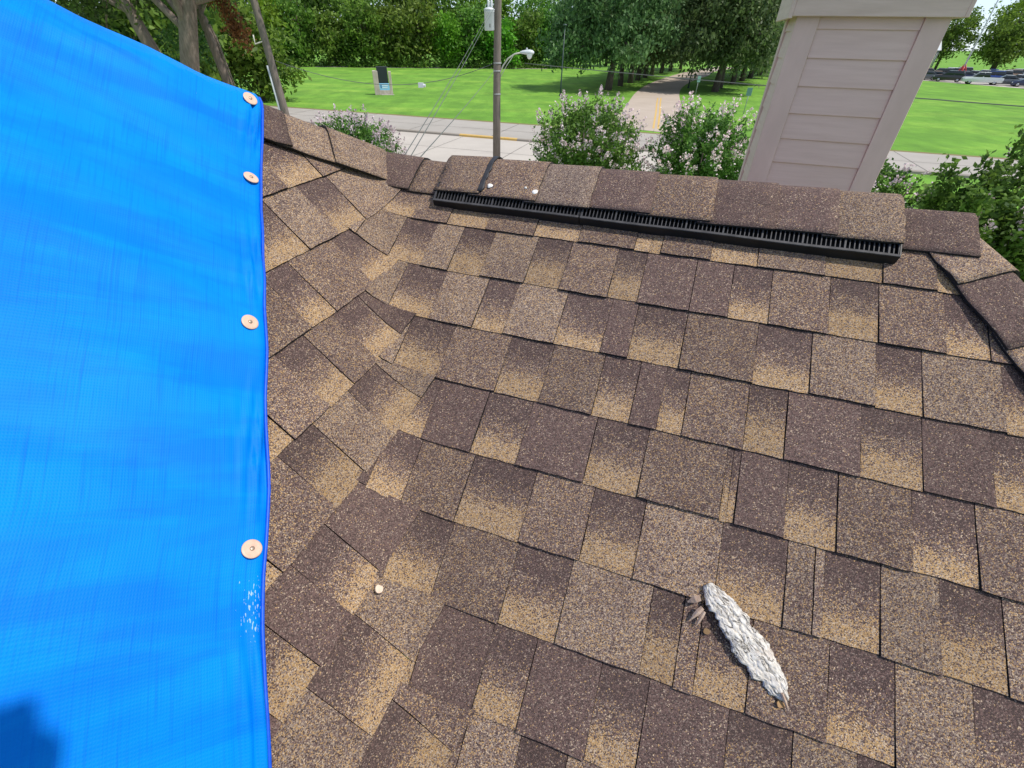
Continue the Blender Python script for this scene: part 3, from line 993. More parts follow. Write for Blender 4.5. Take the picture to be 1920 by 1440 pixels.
nu, nw = 110, 34
vs, cl_at = [], []
for layer in (0, 1):
    for i in range(nu + 1):
        f = i / nu
        hi_, lo_ = interp(UPW, f), interp(LOW, f)
        hi_ += 0.0022 * noise.noise(Vector((f * 30, 1, 0))) + 0.0012 * noise.noise(Vector((f * 80, 5, 0))); lo_ += 0.0022 * noise.noise(Vector((f * 30, 7, 0))) + 0.0012 * noise.noise(Vector((f * 80, 3, 0)))
        for j in range(nw + 1):
            g = j / nw
            w = (lo_ + (hi_ - lo_) * g) * 1.36
            arch = math.sin(math.pi * min(max(g, 0.0), 1.0)) ** 0.35
            y = w * 95 + 1.5 * noise.noise(Vector((f * 4, w * 25, 0))) + 0.8 * noise.noise(Vector((f * 11, w * 60, 5)))
            rid = abs(math.sin(y * 2.6 + 1.7 * noise.noise(Vector((f * 9, w * 40, 2)))))
            crk = max(0, 1 - rid * 3.2) * (0.5 + 0.5 * noise.noise(Vector((f * 18, w * 30, 9))) + 0.35)
            crk2 = max(0, 1 - abs(noise.noise(Vector((f * 9, w * 170, 4)))) * 8) * 0.8
            crk = min(1, max(crk, crk2))
            flake = noise.noise(Vector((f * 6, w * 70, 1.3))) * 0.0022 + noise.noise(Vector((f * 30, w * 200, 6))) * 0.0007
            if layer == 0: h = 0.010 + 0.006 * arch + flake - 0.0034 * crk * arch
            else: h = 0.007 + 0.003 * arch
            h += 0.004 * math.sin(f * 5) + 0.004 * (g - 0.5)
            pnt = ba + bd * (f * bl) + bn * w
            vs.append(P1p(pnt.x, pnt.y, h + 0.003)); cl_at.append(crk * 0.95 if layer == 0 else 0.3)
n_ = nw + 1
tot = (nu + 1) * n_
fs = [(i * n_ + j, (i + 1) * n_ + j, (i + 1) * n_ + j + 1, i * n_ + j + 1) for i in range(nu) for j in range(nw)]
fs += [tuple(x + tot for x in f[::-1]) for f in fs]
ring = [j for j in range(n_)] + [i * n_ + nw for i in range(1, nu + 1)] + [nu * n_ + j for j in range(nw - 1, -1, -1)] + [i * n_ for i in range(nu - 1, 0, -1)]
fs += [(ring[i], ring[(i + 1) % len(ring)], ring[(i + 1) % len(ring)] + tot, ring[i] + tot) for i in range(len(ring))]
bark = tag(empty('bark_piece', P1p(0.265, 0.535, 0)), 'weathered whitish strip of bark lying across the shingles', 'bark')
pl = mobj('bark_plate', [v - bark.location for v in vs], fs, M_BARK, bark, True, uvs=[(i / nu * bl, (j / nw - 0.5) * 0.04) for _l in (0, 1) for i in range(nu + 1) for j in range(nw + 1)])
atr = pl.data.attributes.new('cleft', 'FLOAT', 'POINT')
atr.data.foreach_set('value', cl_at)
M_SPLINT = noisy('split wood', (0.36, 0.24, 0.17), (0.50, 0.38, 0.30), 80, 0.85, 0.5, 0.002)
for k, (u, v, ang, ln, w) in enumerate([(0.188, 0.577, 215, 0.022, 0.0065), (0.194, 0.563, 238, 0.030, 0.005), (0.198, 0.558, 252, 0.028, 0.0035), (0.325, 0.478, 302, 0.026, 0.0028)]):
    a = R(ang)
    mb = MB()
    pts = [P1p(u + math.cos(a) * ln * f, v + math.sin(a) * ln * f, 0.017 - 0.006 * f) - bark.location for f in (0, 0.35, 0.7, 1)]
    mb.tube(pts, [w * 0.8, w, w * 0.6, w * 0.12], 6)
    mb.build('splinter', M_SPLINT, bark)


def flake(name, u, v, r, m, label, seed, fold_at=None):
    mb = MB()
    n = 11
    vs = []
    near = fold_at is not None
    for h in (0.005, 0.0095):
        for k in range(n):
            a = 2 * math.pi * k / n
            rr = r * (1 + 0.3 * noise.noise(Vector((math.cos(a) * 1.5, math.sin(a) * 1.5, seed))))
            hh = h + 0.002 * math.cos(a + seed)
            if near: vs.append(fold(fold_at[0] + rr * math.cos(a), fold_at[1] + rr * 0.85 * math.sin(a), hh + 0.002))
            else: vs.append(P1p(u + rr * math.cos(a), v + rr * 0.85 * math.sin(a), hh))
    fs = [tuple(range(n))[::-1], tuple(range(n, 2 * n))] + [(k, (k + 1) % n, n + (k + 1) % n, n + k) for k in range(n)]
    mb.add(vs, fs)
    return tag(mb.build(name, m), label, 'bark flake')


M_FLAKE = noisy('pale dry flake', (0.58, 0.42, 0.31), (0.68, 0.54, 0.42), 120, 0.8)
M_FLAKE2 = noisy('brown dry flake', (0.26, 0.15, 0.07), (0.36, 0.22, 0.10), 120, 0.8)
flake('bark_flake', -0.386, 0.408, 0.0085, M_FLAKE, 'small pale pinkish flake lying in the valley shingles', 2.0, (-0.0557, 0.0335))
flake('bark_flake', 0.207, 0.529, 0.0055, M_FLAKE2, 'tiny brown flake beside the left side of the bark strip', 5.0)
flake('bark_flake', 0.327, 0.461, 0.006, M_FLAKE2, 'tiny tan flake just below the tip of the bark strip', 9.0)

# ------------------------------------------------------------------ chimney clad in lap siding
M_SIDE = noisy('pinkish beige siding paint', (0.61, 0.445, 0.415), (0.68, 0.505, 0.475), 3.0, 0.62, 0.25, 0.002, (1, 1, 14))
M_TRIM = noisy('pinkish beige trim paint', (0.58, 0.425, 0.395), (0.70, 0.52, 0.49), 5.0, 0.6, 0.3, 0.002, (1, 1, 0.4))
M_CAPB = noisy('weathered beige board', (0.54, 0.41, 0.355), (0.66, 0.51, 0.455), 4.0, 0.7, 0.4, 0.003, (0.6, 0.6, 6))
M_METAL = noisy('galvanised metal', (0.42, 0.43, 0.44), (0.52, 0.53, 0.54), 8.0, 0.45)
chim = tag(empty('chimney', PQ(0.98, 4.85, 0)), 'pinkish beige chimney boxed in lap siding behind the ridge', 'chimney')
CP0, CP1, CQ0, CQ1 = 0.552, 1.405, 4.40, 5.02
CB, CT = 2.6, 5.345


def cbox(name, p0, p1, q0, q1_, z0, z1, m, tilt=0.0, axis='q'):
    """board in the chimney's own directions; tilt moves its lower edge outwards"""
    mb = MB()
    vs = []
    for z in (z0, z1):
        t = tilt if z == z0 else 0
        for (p, q) in ((p0, q0), (p1, q0), (p1, q1_), (p0, q1_)):
            if axis == 'q': qq, pp = (q - t if q == q0 else q), p
            else: pp, qq = (p - t if p == p0 else p) if tilt > 0 else (p - t if p == p1 else p), q
            vs.append(PQ(pp, qq, z) - chim.location)
    mb.add(vs, [(3, 2, 1, 0), (4, 5, 6, 7), (0, 1, 5, 4), (1, 2, 6, 5), (2, 3, 7, 6), (3, 0, 4, 7)])
    o = mb.build(name, m, chim)
    bv = o.modifiers.new('edge', 'BEVEL'); bv.width = 0.003; bv.segments = 1
    return o


lines = [5.279, 5.118, 4.952, 4.782, 4.615, 4.451]
while lines[-1] > CB: lines.append(lines[-1] - 0.166)
tops = [CT + 0.03] + lines[:-1]
TW = 0.125
for zt, zb in zip(tops, lines):
    cbox('siding_board', CP0 + TW, CP1 - TW, CQ0 + 0.004, CQ0 + 0.022, zb, zt + 0.02, M_SIDE, 0.011)
    cbox('siding_board', CP0 + 0.004, CP0 + 0.022, CQ0 + 0.10, CQ1 - 0.09, zb - 0.01, zt + 0.01, M_SIDE, 0.011, 'p')
    cbox('siding_board', CP1 - 0.022, CP1 - 0.004, CQ0 + 0.10, CQ1 - 0.09, zb - 0.01, zt + 0.01, M_SIDE, -0.011, 'p')
for (a, b) in ((CP0 - 0.018, CP0 + TW), (CP1 - TW, CP1 + 0.018)):
    cbox('corner_trim', a, b, CQ0 - 0.016, CQ0 + 0.006, CB, CT + 0.03, M_TRIM)
for pa, pb in ((CP0 - 0.016, CP0 + 0.006), (CP1 - 0.006, CP1 + 0.016)):
    cbox('corner_trim', pa, pb, CQ0 + 0.008, CQ0 + 0.10, CB, CT + 0.03, M_TRIM)
    cbox('corner_trim', pa, pb, CQ1 - 0.09, CQ1 + 0.016, CB, CT + 0.03, M_TRIM)
cbox('back_panel', CP0 + 0.01, CP1 - 0.01, CQ1 - 0.02, CQ1, CB, CT, M_SIDE)
cbox('cap_board', CP0 - 0.055, CP1 + 0.062, CQ0 - 0.062, CQ0 - 0.036, CT, CT + 0.24, M_CAPB)
cbox('cap_board', CP0 - 0.080, CP0 - 0.055, CQ0 - 0.062, CQ1 + 0.06, CT - 0.012, CT + 0.24, M_CAPB)
cbox('cap_board', CP1 + 0.062, CP1 + 0.087, CQ0 - 0.062, CQ1 + 0.06, CT, CT + 0.24, M_CAPB)
cbox('cap_board', CP0 - 0.055, CP1 + 0.062, CQ1 + 0.036, CQ1 + 0.06, CT, CT + 0.24, M_CAPB)
cbox('soffit', CP0 - 0.055, CP1 + 0.062, CQ0 - 0.036, CQ1 + 0.036, CT + 0.004, CT + 0.02, M_TRIM)
cbox('metal_lid', CP0 - 0.10, CP1 + 0.10, CQ0 - 0.08, CQ1 + 0.08, CT + 0.241, CT + 0.26, M_METAL)

# ------------------------------------------------------------------ poles, lamps, wires
M_POLE = noisy('weathered pole wood', (0.13, 0.105, 0.088), (0.22, 0.185, 0.16), 5.0, 0.9, 0.5, 0.01, (8, 8, 0.6))
M_TANK = noisy('pale grey enamel', (0.55, 0.58, 0.60), (0.62, 0.64, 0.66), 9.0, 0.4)
M_RUST = mat('dark stain', (0.12, 0.10, 0.09), 0.8)
M_ARM = noisy('galvanised arm', (0.48, 0.47, 0.40), (0.56, 0.55, 0.48), 8.0, 0.5)
M_GLASS = mat('frosted lamp glass', (0.75, 0.76, 0.76), 0.25)
M_WIRE = mat('weathered cable', (0.11, 0.12, 0.11), 0.7)
M_STEEL = noisy('dull steel', (0.30, 0.31, 0.31), (0.38, 0.39, 0.39), 7.0, 0.5)

up_ = tag(empty('utility_pole', (-0.98, 23.98, 0)), 'wooden utility pole with grey transformer and street lamp', 'utility pole')
mb = MB()
mb.tube([(0, 0, -0.3), (0.02, 0, 3), (0.08, 0, 6.5), (0.14, 0, 10.2)], [0.185, 0.165, 0.145, 0.115], 16)
mb.build('pole', M_POLE, up_, True)
mb = MB()
for z in (3.15, 4.0, 4.28): mb.lathe([(0.172, z), (0.176, z + 0.01), (0.176, z + 0.04), (0.170, z + 0.05)], 16, M=Matrix.Translation((0.04, 0, 0)))
for i_, z in enumerate((3.15, 4.0, 4.28)):
    b_ = MB(); b_.lathe([(0.168, z), (0.174, z + 0.008), (0.174, z + 0.035), (0.166, z + 0.045)], 16, M=Matrix.Translation((0.035 + 0.01 * i_, 0, 0)))
    b_.build('band', M_STEEL, up_, True)
TX = Vector((-0.27, -0.10, 0))
tr = MB()
tr.lathe([(0.18, 5.40), (0.205, 5.43), (0.205, 6.00), (0.215, 6.01), (0.215, 6.04), (0.19, 6.06)], 22, M=Matrix.Translation(TX))
tro = tr.build('transformer', M_TANK, up_, True)
l_ = MB(); l_.lathe([(0.222, 6.055), (0.222, 6.085), (0.16, 6.13), (0.05, 6.15)], 22, M=Matrix.Translation(TX)); l_.build('lid', M_TANK, tro, True)
for sx in (-0.03, 0.09):
    b_ = MB(); b_.lathe([(0.045, 6.12), (0.06, 6.18), (0.045, 6.20), (0.065, 6.26), (0.045, 6.28), (0.06, 6.33), (0.02, 6.38)], 12, M=Matrix.Translation(TX + Vector((sx, 0, 0)))); b_.build('bushing', M_TANK, tro, True)
b_ = MB(); b_.box(-0.04, 0.04, -0.05, 0.05, 5.55, 5.90, M=Matrix.Translation((-0.10, 0, 0))); b_.build('bracket', M_STEEL, tro)
b_ = MB(); b_.box(-0.016, 0.016, -0.213, -0.203, 5.5, 5.62, M=Matrix.Translation(TX + Vector((0.03, 0, 0)))); b_.build('drain_stain', M_RUST, tro)
arm = MB()
arm.tube([(0.16, -0.05, 3.95), (0.30, -0.10, 4.22), (0.52, -0.16, 4.48), (0.80, -0.22, 4.64), (1.12, -0.28, 4.70)], 0.030, 10)
armo = arm.build('lamp_arm', M_ARM, up_, True)
b_ = MB(); b_.tube([(0.17, -0.05, 3.78), (0.45, -0.14, 4.22), (0.75, -0.21, 4.60)], 0.014, 8); b_.build('arm_brace', M_ARM, armo, True)
lum = MB()
Ml = Matrix.Translation((1.32, -0.33, 4.69)) @ Matrix.Rotation(R(-14), 4, 'Z')
seg = [(-0.30, 0.04, 0.04), (-0.22, 0.075, 0.07), (-0.08, 0.115, 0.10), (0.08, 0.14, 0.115), (0.20, 0.125, 0.10), (0.28, 0.07, 0.06), (0.30, 0.02, 0.02)]
vs, fs = [], []
for x, ry, rz in seg:
    for k in range(14):
        a = 2 * math.pi * k / 14
        z = math.sin(a) * rz
        vs.append(Ml @ Vector((x, math.cos(a) * ry, z if z > 0 else z * 0.6)))
for i in range(len(seg) - 1):
    for k in range(14):
        fs.append((i * 14 + k, i * 14 + (k + 1) % 14, (i + 1) * 14 + (k + 1) % 14, (i + 1) * 14 + k))
lum.add(vs, fs)
lumo = lum.build('lamp_head', M_TANK, up_, True)
b_ = MB(); b_.lathe([(0.03, -0.22), (0.075, -0.19), (0.11, -0.12), (0.125, -0.05), (0.12, -0.02)], 18, M=Ml @ Matrix.Translation((0.10, 0, 0))); b_.build('lamp_bowl', M_GLASS, lumo, True)
b_ = MB(); b_.lathe([(0.03, 0.10), (0.035, 0.14), (0.02, 0.17)], 10, M=Ml @ Matrix.Translation((-0.02, 0, 0))); b_.build('photocell', M_TANK, lumo, True)

lp = tag(empty('power_pole', (-10.2, 22.85, 0)), 'leaning grey pole with a pale conduit beside the shade trees', 'utility pole')
mb = MB(); mb.tube([(0.06, 0, -0.3), (0.02, 0, 2.7), (-0.10, -0.02, 5.9), (-0.22, -0.05, 9.2)], [0.165, 0.15, 0.135, 0.115], 14); mb.build('pole', M_POLE, lp, True)
mb = MB(); mb.tube([(-0.16, -0.08, -0.2), (-0.155, -0.08, 2.7), (-0.19, -0.09, 4.1)], 0.045, 10); mb.build('conduit', M_TANK, lp, True)
mb = MB(); mb.tube([(-0.12, -0.1, 4.9), (-0.42, -0.2, 4.8), (-0.40, -0.2, 5.1)], 0.03, 8); mb.build('bracket', M_ARM, lp, True)


def wire(pts, r, label, sag=0.0):
    a, b = Vector(pts[0]), Vector(pts[-1])
    P = []
    for i in range(25):
        f = i / 24
        if len(pts) == 3:
            m = Vector(pts[1]); P.append((1 - f) ** 2 * a + 2 * f * (1 - f) * m + f * f * b)
        else: P.append(a + (b - a) * f - Vector((0, 0, 4 * sag * f * (1 - f))))
    mb = MB(); mb.tube(P, r, 6)
    return tag(mb.build('overhead_cable', M_WIRE, None, True), label, 'cable', 'overhead cables')


wire([(-0.98, 23.95, 4.33), (-5.6, 24.2, 2.55), (-10.3, 22.8, 4.35)], 0.012, 'dark cable sagging across the lawn from the pole towards the left')
wire([(0.25, 23.85, 4.32), (9.18, 19.99, 3.87), (17.5, 9.5, 4.0)], 0.013, 'pale cable running right from the lamp arm past the chimney')
wire([(-1.0, 23.9, 4.10), (-1.12, 14.5, 3.95), (-1.14, 5.6, 4.06)], 0.007, 'service cable dropping from mid pole to the roof edge')
wire([(-1.25, 23.9, 6.0), (-1.5, 14.5, 4.62), (-1.30, 5.6, 4.08)], 0.006, 'upper service cable slanting down left of the pole')
wire([(-1.05, 23.9, 6.15), (-1.38, 14.5, 4.66), (-1.23, 5.6, 4.07)], 0.006, 'second upper service cable beside the slanting one')
sb = MB(); sb.box(-0.11, 0.11, -0.07, 0.07, -0.10, 0.08); sb.tube([(0.10, 0, -0.02), (0.20, 0, -0.02)], 0.06, 10)
sbo = sb.build('splice_box', M_TANK); sbo.location = (-4.3, 23.85, 3.46)
tag(sbo, 'small white box hanging on the cable above the lawn', 'cable box')

# slender lamp posts by the drive
for (x, y, h, lab) in ((4.75, 60.6, 6.2, 'slender dark green lamp post on the lawn before the big oak'), (23.6, 75.4, 4.6, 'thin dark lamp post at the right side of the drive')):
    o = tag(empty('lamp_post', (x, y, 0)), lab, 'lamp post', 'lamp posts by the drive')
    Mg = mat('dark green post paint', (0.03, 0.055, 0.05), 0.5)
    mb = MB(); mb.tube([(0, 0, 0), (0, 0, 1), (0, 0, h)], [0.10, 0.075, 0.05], 10); mb.build('post', Mg, o, True)
    mb = MB(); mb.lathe([(0.06, h), (0.22, h + 0.05), (0.24, h + 0.12), (0.10, h + 0.2)], 12); mb.build('lamp_head', Mg, o, True)
    mb = MB(); mb.lathe([(0.16, 0), (0.16, 0.12), (0.10, 0.2)], 12); mb.build('base', Mg, o, True)
for (x, y, lab, rz) in ((20.65, 62.8, 'small pale green sign on a post right of the drive', 20), (20.3, 47.5, 'small pale green sign left of the chimney, near the street', -35)):
    o = tag(empty('road_sign', (x, y, 0), R(rz)), lab, 'sign', 'small signs by the drive')
    Ms = mat('pale green sheet', (0.16, 0.30, 0.27), 0.5)
    mb = MB(); mb.tube([(0, 0, 0), (0, 0, 2.0)], 0.035, 8); mb.build('post', M_STEEL, o, True)
    mb = MB(); mb.box(-0.22, 0.22, -0.055, -0.037, 1.45, 2.05); pn = mb.build('sign_panel', Ms, o)
    pn.modifiers.new('edge', 'BEVEL').width = 0.008

# ------------------------------------------------------------------ monument sign on the lawn
M_STONE = noisy('buff cut stone', (0.40, 0.33, 0.28), (0.58, 0.50, 0.44), 2.2, 0.85, 0.4, 0.02, (3, 3, 0.7))
M_SCR = mat('dark display glass', (0.016, 0.024, 0.030), 0.3)
M_SCRS = mat('dark display housing', (0.012, 0.016, 0.016), 0.6)
M_BLUE = noisy('light blue panel', (0.22, 0.52, 0.80), (0.30, 0.60, 0.86), 3.0, 0.5)
M_WHT = mat('white lettering', (0.8, 0.82, 0.84), 0.5)
M_NAVY = mat('navy mark', (0.03, 0.10, 0.28), 0.5)
ms = tag(empty('monument_sign', (-14.55, 58.1, 0), R(14)), 'stone monument sign with black display and light blue panel on the lawn', 'sign')


def msbox(name, x0, x1, y0, y1, z0, z1, m, parent=ms):
    mb = MB(); mb.box(x0, x1, y0, y1, z0, z1)
    o = mb.build(name, m, parent)
    bv = o.modifiers.new('edge', 'BEVEL'); bv.width = 0.02; bv.segments = 1
    return o


msbox('pillar', -0.95, -0.42, -0.45, 0.45, 0, 2.15, M_STONE)
msbox('pillar', 0.66, 0.95, -0.35, 0.35, 0, 2.10, M_STONE)
msbox('base', -0.42, 0.66, -0.40, 0.40, 0, 0.42, M_STONE)
msbox('plinth', -0.30, 1.05, -0.62, -0.46, 0, 0.06, M_CONC)
msbox('display', -0.50, 0.60, -0.30, 0.28, 1.06, 2.52, M_SCRS)
msbox('screen', -0.42, 0.56, -0.325, -0.302, 1.10, 2.48, M_SCR)
bp = msbox('blue_panel', -0.40, 0.64, -0.36, 0.30, 0.43, 1.05, M_BLUE)
msbox('logo_mark', -0.28, -0.18, -0.372, -0.362, 0.62, 0.92, M_NAVY, bp)
msbox('lettering_bar', -0.10, 0.50, -0.371, -0.362, 0.80, 0.87, M_WHT, bp)
msbox('lettering_bar', -0.10, 0.44, -0.371, -0.362, 0.62, 0.69, M_WHT, bp)

# ------------------------------------------------------------------ foliage
def leafmat(name, dark, light, trans=0.3, clump=0.6):
    m = bpy.data.materials.new(name)
    m.use_nodes = True
    t = m.node_tree
    N = NT(m)
    geo = N.n('ShaderNodeNewGeometry')
    f = N.math('ADD', N.math('MULTIPLY', geo.outputs['Random Per Island'], 0.55), N.math('MULTIPLY', N.noise(N.obj(), clump, 3, 0.6), 0.75))
    c = N.ramp(f, [(0.30, dark), (0.95, light)])
    rnd = N.n('ShaderNodeObjectInfo').outputs['Random']
    hs = N.n('ShaderNodeHueSaturation')
    N.l(N.math('ADD', N.math('MULTIPLY', rnd, 0.05), 0.475), hs.inputs['Hue'])
    N.l(N.math('ADD', N.math('MULTIPLY', rnd, 0.3), 0.85), hs.inputs['Value'])
    N.l(c, hs.inputs['Color'])
    N.color(hs.outputs[0])
    N.b.inputs['Roughness'].default_value = 0.55
    N.b.inputs['Specular IOR Level'].default_value = 0.3
    tr = N.n('ShaderNodeBsdfTranslucent')
    N.l(hs.outputs[0], tr.inputs['Color'])
    mx = N.n('ShaderNodeMixShader', i_0=trans)
    out = t.nodes['Material Output']
    N.l(N.b.outputs[0], mx.inputs[1]); N.l(tr.outputs[0], mx.inputs[2]); N.l(mx.outputs[0], out.inputs['Surface'])
    return m


L_WOOD = leafmat('woodland leaves', (0.034, 0.092, 0.015), (0.215, 0.365, 0.050), 0.45, 0.35)
L_VINE = leafmat('bright vine leaves', (0.055, 0.150, 0.014), (0.215, 0.420, 0.030), 0.4, 0.5)
L_OAK = leafmat('oak leaves', (0.030, 0.072, 0.025), (0.175, 0.275, 0.095), 0.40, 0.45)
L_SHADE = leafmat('dark shade leaves', (0.016, 0.046, 0.011), (0.100, 0.190, 0.032), 0.35, 0.6)
L_MYR = leafmat('myrtle leaves', (0.034, 0.115, 0.020), (0.175, 0.355, 0.060), 0.42, 2.0)
L_DEAD = leafmat('dead brown leaves', (0.10, 0.032, 0.012), (0.25, 0.085, 0.03), 0.2, 2.0)
L_FLOW = leafmat('pale pink blossom', (0.60, 0.40, 0.45), (0.90, 0.78, 0.79), 0.3, 3.0)
M_TRUNK = noisy('grey brown bark', (0.060, 0.045, 0.036), (0.150, 0.120, 0.100), 4.0, 0.95, 0.8, 0.03, (5, 5, 0.8))
M_TRUNKL = noisy('light bark', (0.15, 0.115, 0.09), (0.26, 0.21, 0.175), 4.0, 0.95, 0.8, 0.03, (5, 5, 0.8))


def leaves(name, ctr, size, m, parent, droop=0.25, aspect=0.5):
    """one diamond leaf per centre"""
    ctr = np.asarray(ctr, dtype=np.float32)
    n = len(ctr)
    size = np.broadcast_to(np.asarray(size, dtype=np.float32), (n,)) * RNG.uniform(0.65, 1.35, n).astype(np.float32)
    d = RNG.normal(size=(n, 3)); d[:, 2] -= droop
    d /= np.linalg.norm(d, axis=1)[:, None]
    e = RNG.normal(size=(n, 3))
    e -= (e * d).sum(1)[:, None] * d
    e /= np.linalg.norm(e, axis=1)[:, None]
    s = size[:, None]
    V = np.stack([ctr - d * s * 0.5, ctr + e * s * aspect * 0.5, ctr + d * s * 0.5, ctr - e * s * aspect * 0.5], axis=1).reshape(-1, 3)
    me = bpy.data.meshes.new(name)
    me.vertices.add(n * 4); me.loops.add(n * 4); me.polygons.add(n)
    me.vertices.foreach_set('co', V.astype(np.float32).ravel())
    me.loops.foreach_set('vertex_index', np.arange(n * 4, dtype=np.int32))
    me.polygons.foreach_set('loop_start', np.arange(0, n * 4, 4, dtype=np.int32))
    me.materials.append(m)
    me.update(); me.validate()
    o = bpy.data.objects.new(name, me)
    COL.objects.link(o)
    o.parent = parent
    return o


def crown(ells, nclump, per, spread, shell=0.5, flat=0.7):
    """leaf centres in clumps spread through ellipsoids, thicker towards the outside"""
    out, cents = [], []
    vol = np.array([e[3] * e[4] * e[5] for e in ells]); vol = vol / vol.sum()
    for _ in range(nclump):
        e = ells[RNG.choice(len(ells), p=vol)]
        d = RNG.normal(size=3); d /= np.linalg.norm(d)
        r = RNG.uniform(shell, 1.0) ** 0.6
        c = np.array(e[:3]) + d * r * np.array(e[3:6]) * RNG.uniform(0.85, 1.08)
        cents.append(c)
        k = int(per * RNG.uniform(0.5, 1.5))
        pts = RNG.normal(size=(k, 3)) * spread * RNG.uniform(0.6, 1.3) * np.array([1, 1, flat])
        out.append(c + pts)
    return np.concatenate(out), cents


def tree(name, label, cat, loc, trunk, ells, nclump, per, spread, lsize, lm, tm, group=None, limbs=7, shell=0.5, droop=0.25, rz=0.0, flat=0.7):
    """trunk: list of (x,y,z,r)"""
    o = tag(empty(name, loc, rz), label, cat, group)
    pts, cents = crown(ells, nclump, per, spread, shell, flat)
    pts = pts[pts[:, 2] > 0.05]
    mb = MB()
    mb.tube([t[:3] for t in trunk], [t[3] for t in trunk], 10)
    t0 = Vector(trunk[-1][:3]); tm0 = Vector(trunk[len(trunk) // 2][:3])
    RNG.shuffle(cents)
    for c in cents[:limbs]:
        c = Vector(c)
        base = tm0.lerp(t0, random.uniform(0.2, 1.0))
        mid_ = base.lerp(c, 0.5) + Vector((random.uniform(-.3, .3), random.uniform(-.3, .3), random.uniform(0, 0.5)))
        r = trunk[-1][3]
        mb.tube([base, mid_, c], [r * 0.75, r * 0.45, r * 0.12], 6, cap=False)
    mb.build('trunk', tm, o, True)
    leaves('crown', pts, lsize, lm, o, droop)
    return o


# --- woodland wall behind the lawn
def wood_proto(h, w, lm, seed, low=0.12):
    e = [(0, 0, h * 0.62, w, w, h * 0.36), (w * 0.3, 0.3, h * 0.35, w * 0.9, w * 0.9, h * 0.28), (-w * 0.4, -0.4, h * 0.28, w * 0.8, w * 0.8, h * 0.24), (0.2 * w, -w * 0.3, h * 0.82, w * 0.55, w * 0.55, h * 0.2)]
    return e


WOODX = [(-58.5, 104.5), (-52.5, 106), (-47, 107.5), (-41.5, 108), (-36, 109.5), (-30.5, 110), (-25, 112), (-20, 112.5), (-14.5, 113.8), (-9.5, 115.2), (-4, 116.5), (1.5, 118.5), (7, 121)]
BACKX = [(-66, 112), (-57, 114), (-49, 116), (-40, 117), (-31, 119), (-22, 121), (-13, 123), (-5.5, 126), (4, 128), (12, 131), (21, 134)]
ORD = ['first', 'second', 'third', 'fourth', 'fifth', 'sixth', 'seventh', 'eighth', 'ninth', 'tenth', 'eleventh', 'twelfth', 'thirteenth', 'fourteenth', 'fifteenth']
protos = []
for i, (h, w, lm) in enumerate([(9.5, 3.6, L_WOOD), (8.2, 3.9, L_VINE), (10.4, 3.4, L_WOOD), (8.8, 3.7, L_WOOD)]):
    protos.append(tree('woodland_tree', 'x', 'tree', (0, 0, 0), [(0, 0, -0.2, 0.26), (0.2, 0, h * 0.4, 0.2), (0.1, 0.1, h * 0.75, 0.1)], wood_proto(h, w, lm, i), 95, 50, 0.75, 0.62, lm, M_TRUNK, limbs=9, shell=0.35))
bprotos = []
for i, (h, w, lm) in enumerate([(14.0, 4.8, L_WOOD), (12.4, 5.2, L_WOOD), (13.4, 4.4, L_VINE)]):
    bprotos.append(tree('tall_woodland_tree', 'x', 'tree', (0, 0, 0), [(0, 0, -0.2, 0.34), (0.2, 0, h * 0.4, 0.26), (0.1, 0.1, h * 0.8, 0.1)], [(0, 0, h * 0.70, w, w, h * 0.27), (w * 0.4, 0.3, h * 0.5, w * 0.8, w * 0.8, h * 0.25), (-w * 0.4, 0, h * 0.42, w * 0.85, w * 0.8, h * 0.3)], 110, 50, 0.85, 0.66, lm, M_TRUNK, limbs=10, shell=0.35))


def place(proto, used, loc, rz, sc, label, group):
    o = proto if not used.get(proto.name) else copy_tree(proto)
    used[proto.name] = True
    o.location = loc
    o.rotation_euler = (0, 0, rz)
    o.scale = (sc[0], sc[0], sc[1])
    tag(o, label, 'tree', group)
    return o


used = {}
seqF = [0, 2, 1, 0, 3, 2, 0, 3, 1, 2, 1, 0, 2]
names_f = {2: 'bright vine-hung tree', 1: 'bright vine-hung tree'}
for i, (x, y) in enumerate(WOODX):
    pr = protos[seqF[i]]
    kind_ = 'bright green vine-covered tree' if seqF[i] == 1 else 'mid green leafy tree'
    lab = '%s, %s from left in the front row of woods' % (kind_, ORD[i])
    place(pr, used, (x, y, 0), random.uniform(0, 6.28), (random.uniform(0.9, 1.15), random.uniform(0.95, 1.25)), lab, 'front row of the woods')
seqB = [0, 1, 2, 0, 1, 0, 1, 2, 1, 0, 1]
for i, (x, y) in enumerate(BACKX):
    lab = 'tall tree topping the woods at the back, %s from the left' % ORD[i]
    hs = (1.25, 1.25, 1.2, 1.3, 1.25, 1.2, 1.15, 1.02, 1.12, 1.02, 1.15)[i]
    place(bprotos[seqB[i]], used, (x, y, 0), random.uniform(0, 6.28), (random.uniform(0.95, 1.15), hs), lab, 'tall trees at the back of the woods')
# undergrowth along the foot of the woods
pts = []
for (x0, y0), (x1, y1) in zip([(-64, 102.5)] + WOODX, WOODX + [(12, 123)]):
    for k in range(6):
        f = random.random()
        cx_, cy_ = x0 + (x1 - x0) * f, y0 + (y1 - y0) * f - 1.6 + random.uniform(-0.9, 0.6)
        hh = random.uniform(0.7, 2.2)
        d = RNG.normal(size=(130, 3)) * np.array([0.9, 0.7, hh * 0.45])
        d[:, 2] = np.abs(d[:, 2])
        pts.append(d + np.array([cx_, cy_, 0.1]))
ug = leaves('undergrowth', np.concatenate(pts), 0.42, L_WOOD, None)
tag(ug, 'low tangled undergrowth along the foot of the woods', 'undergrowth', kind='stuff')

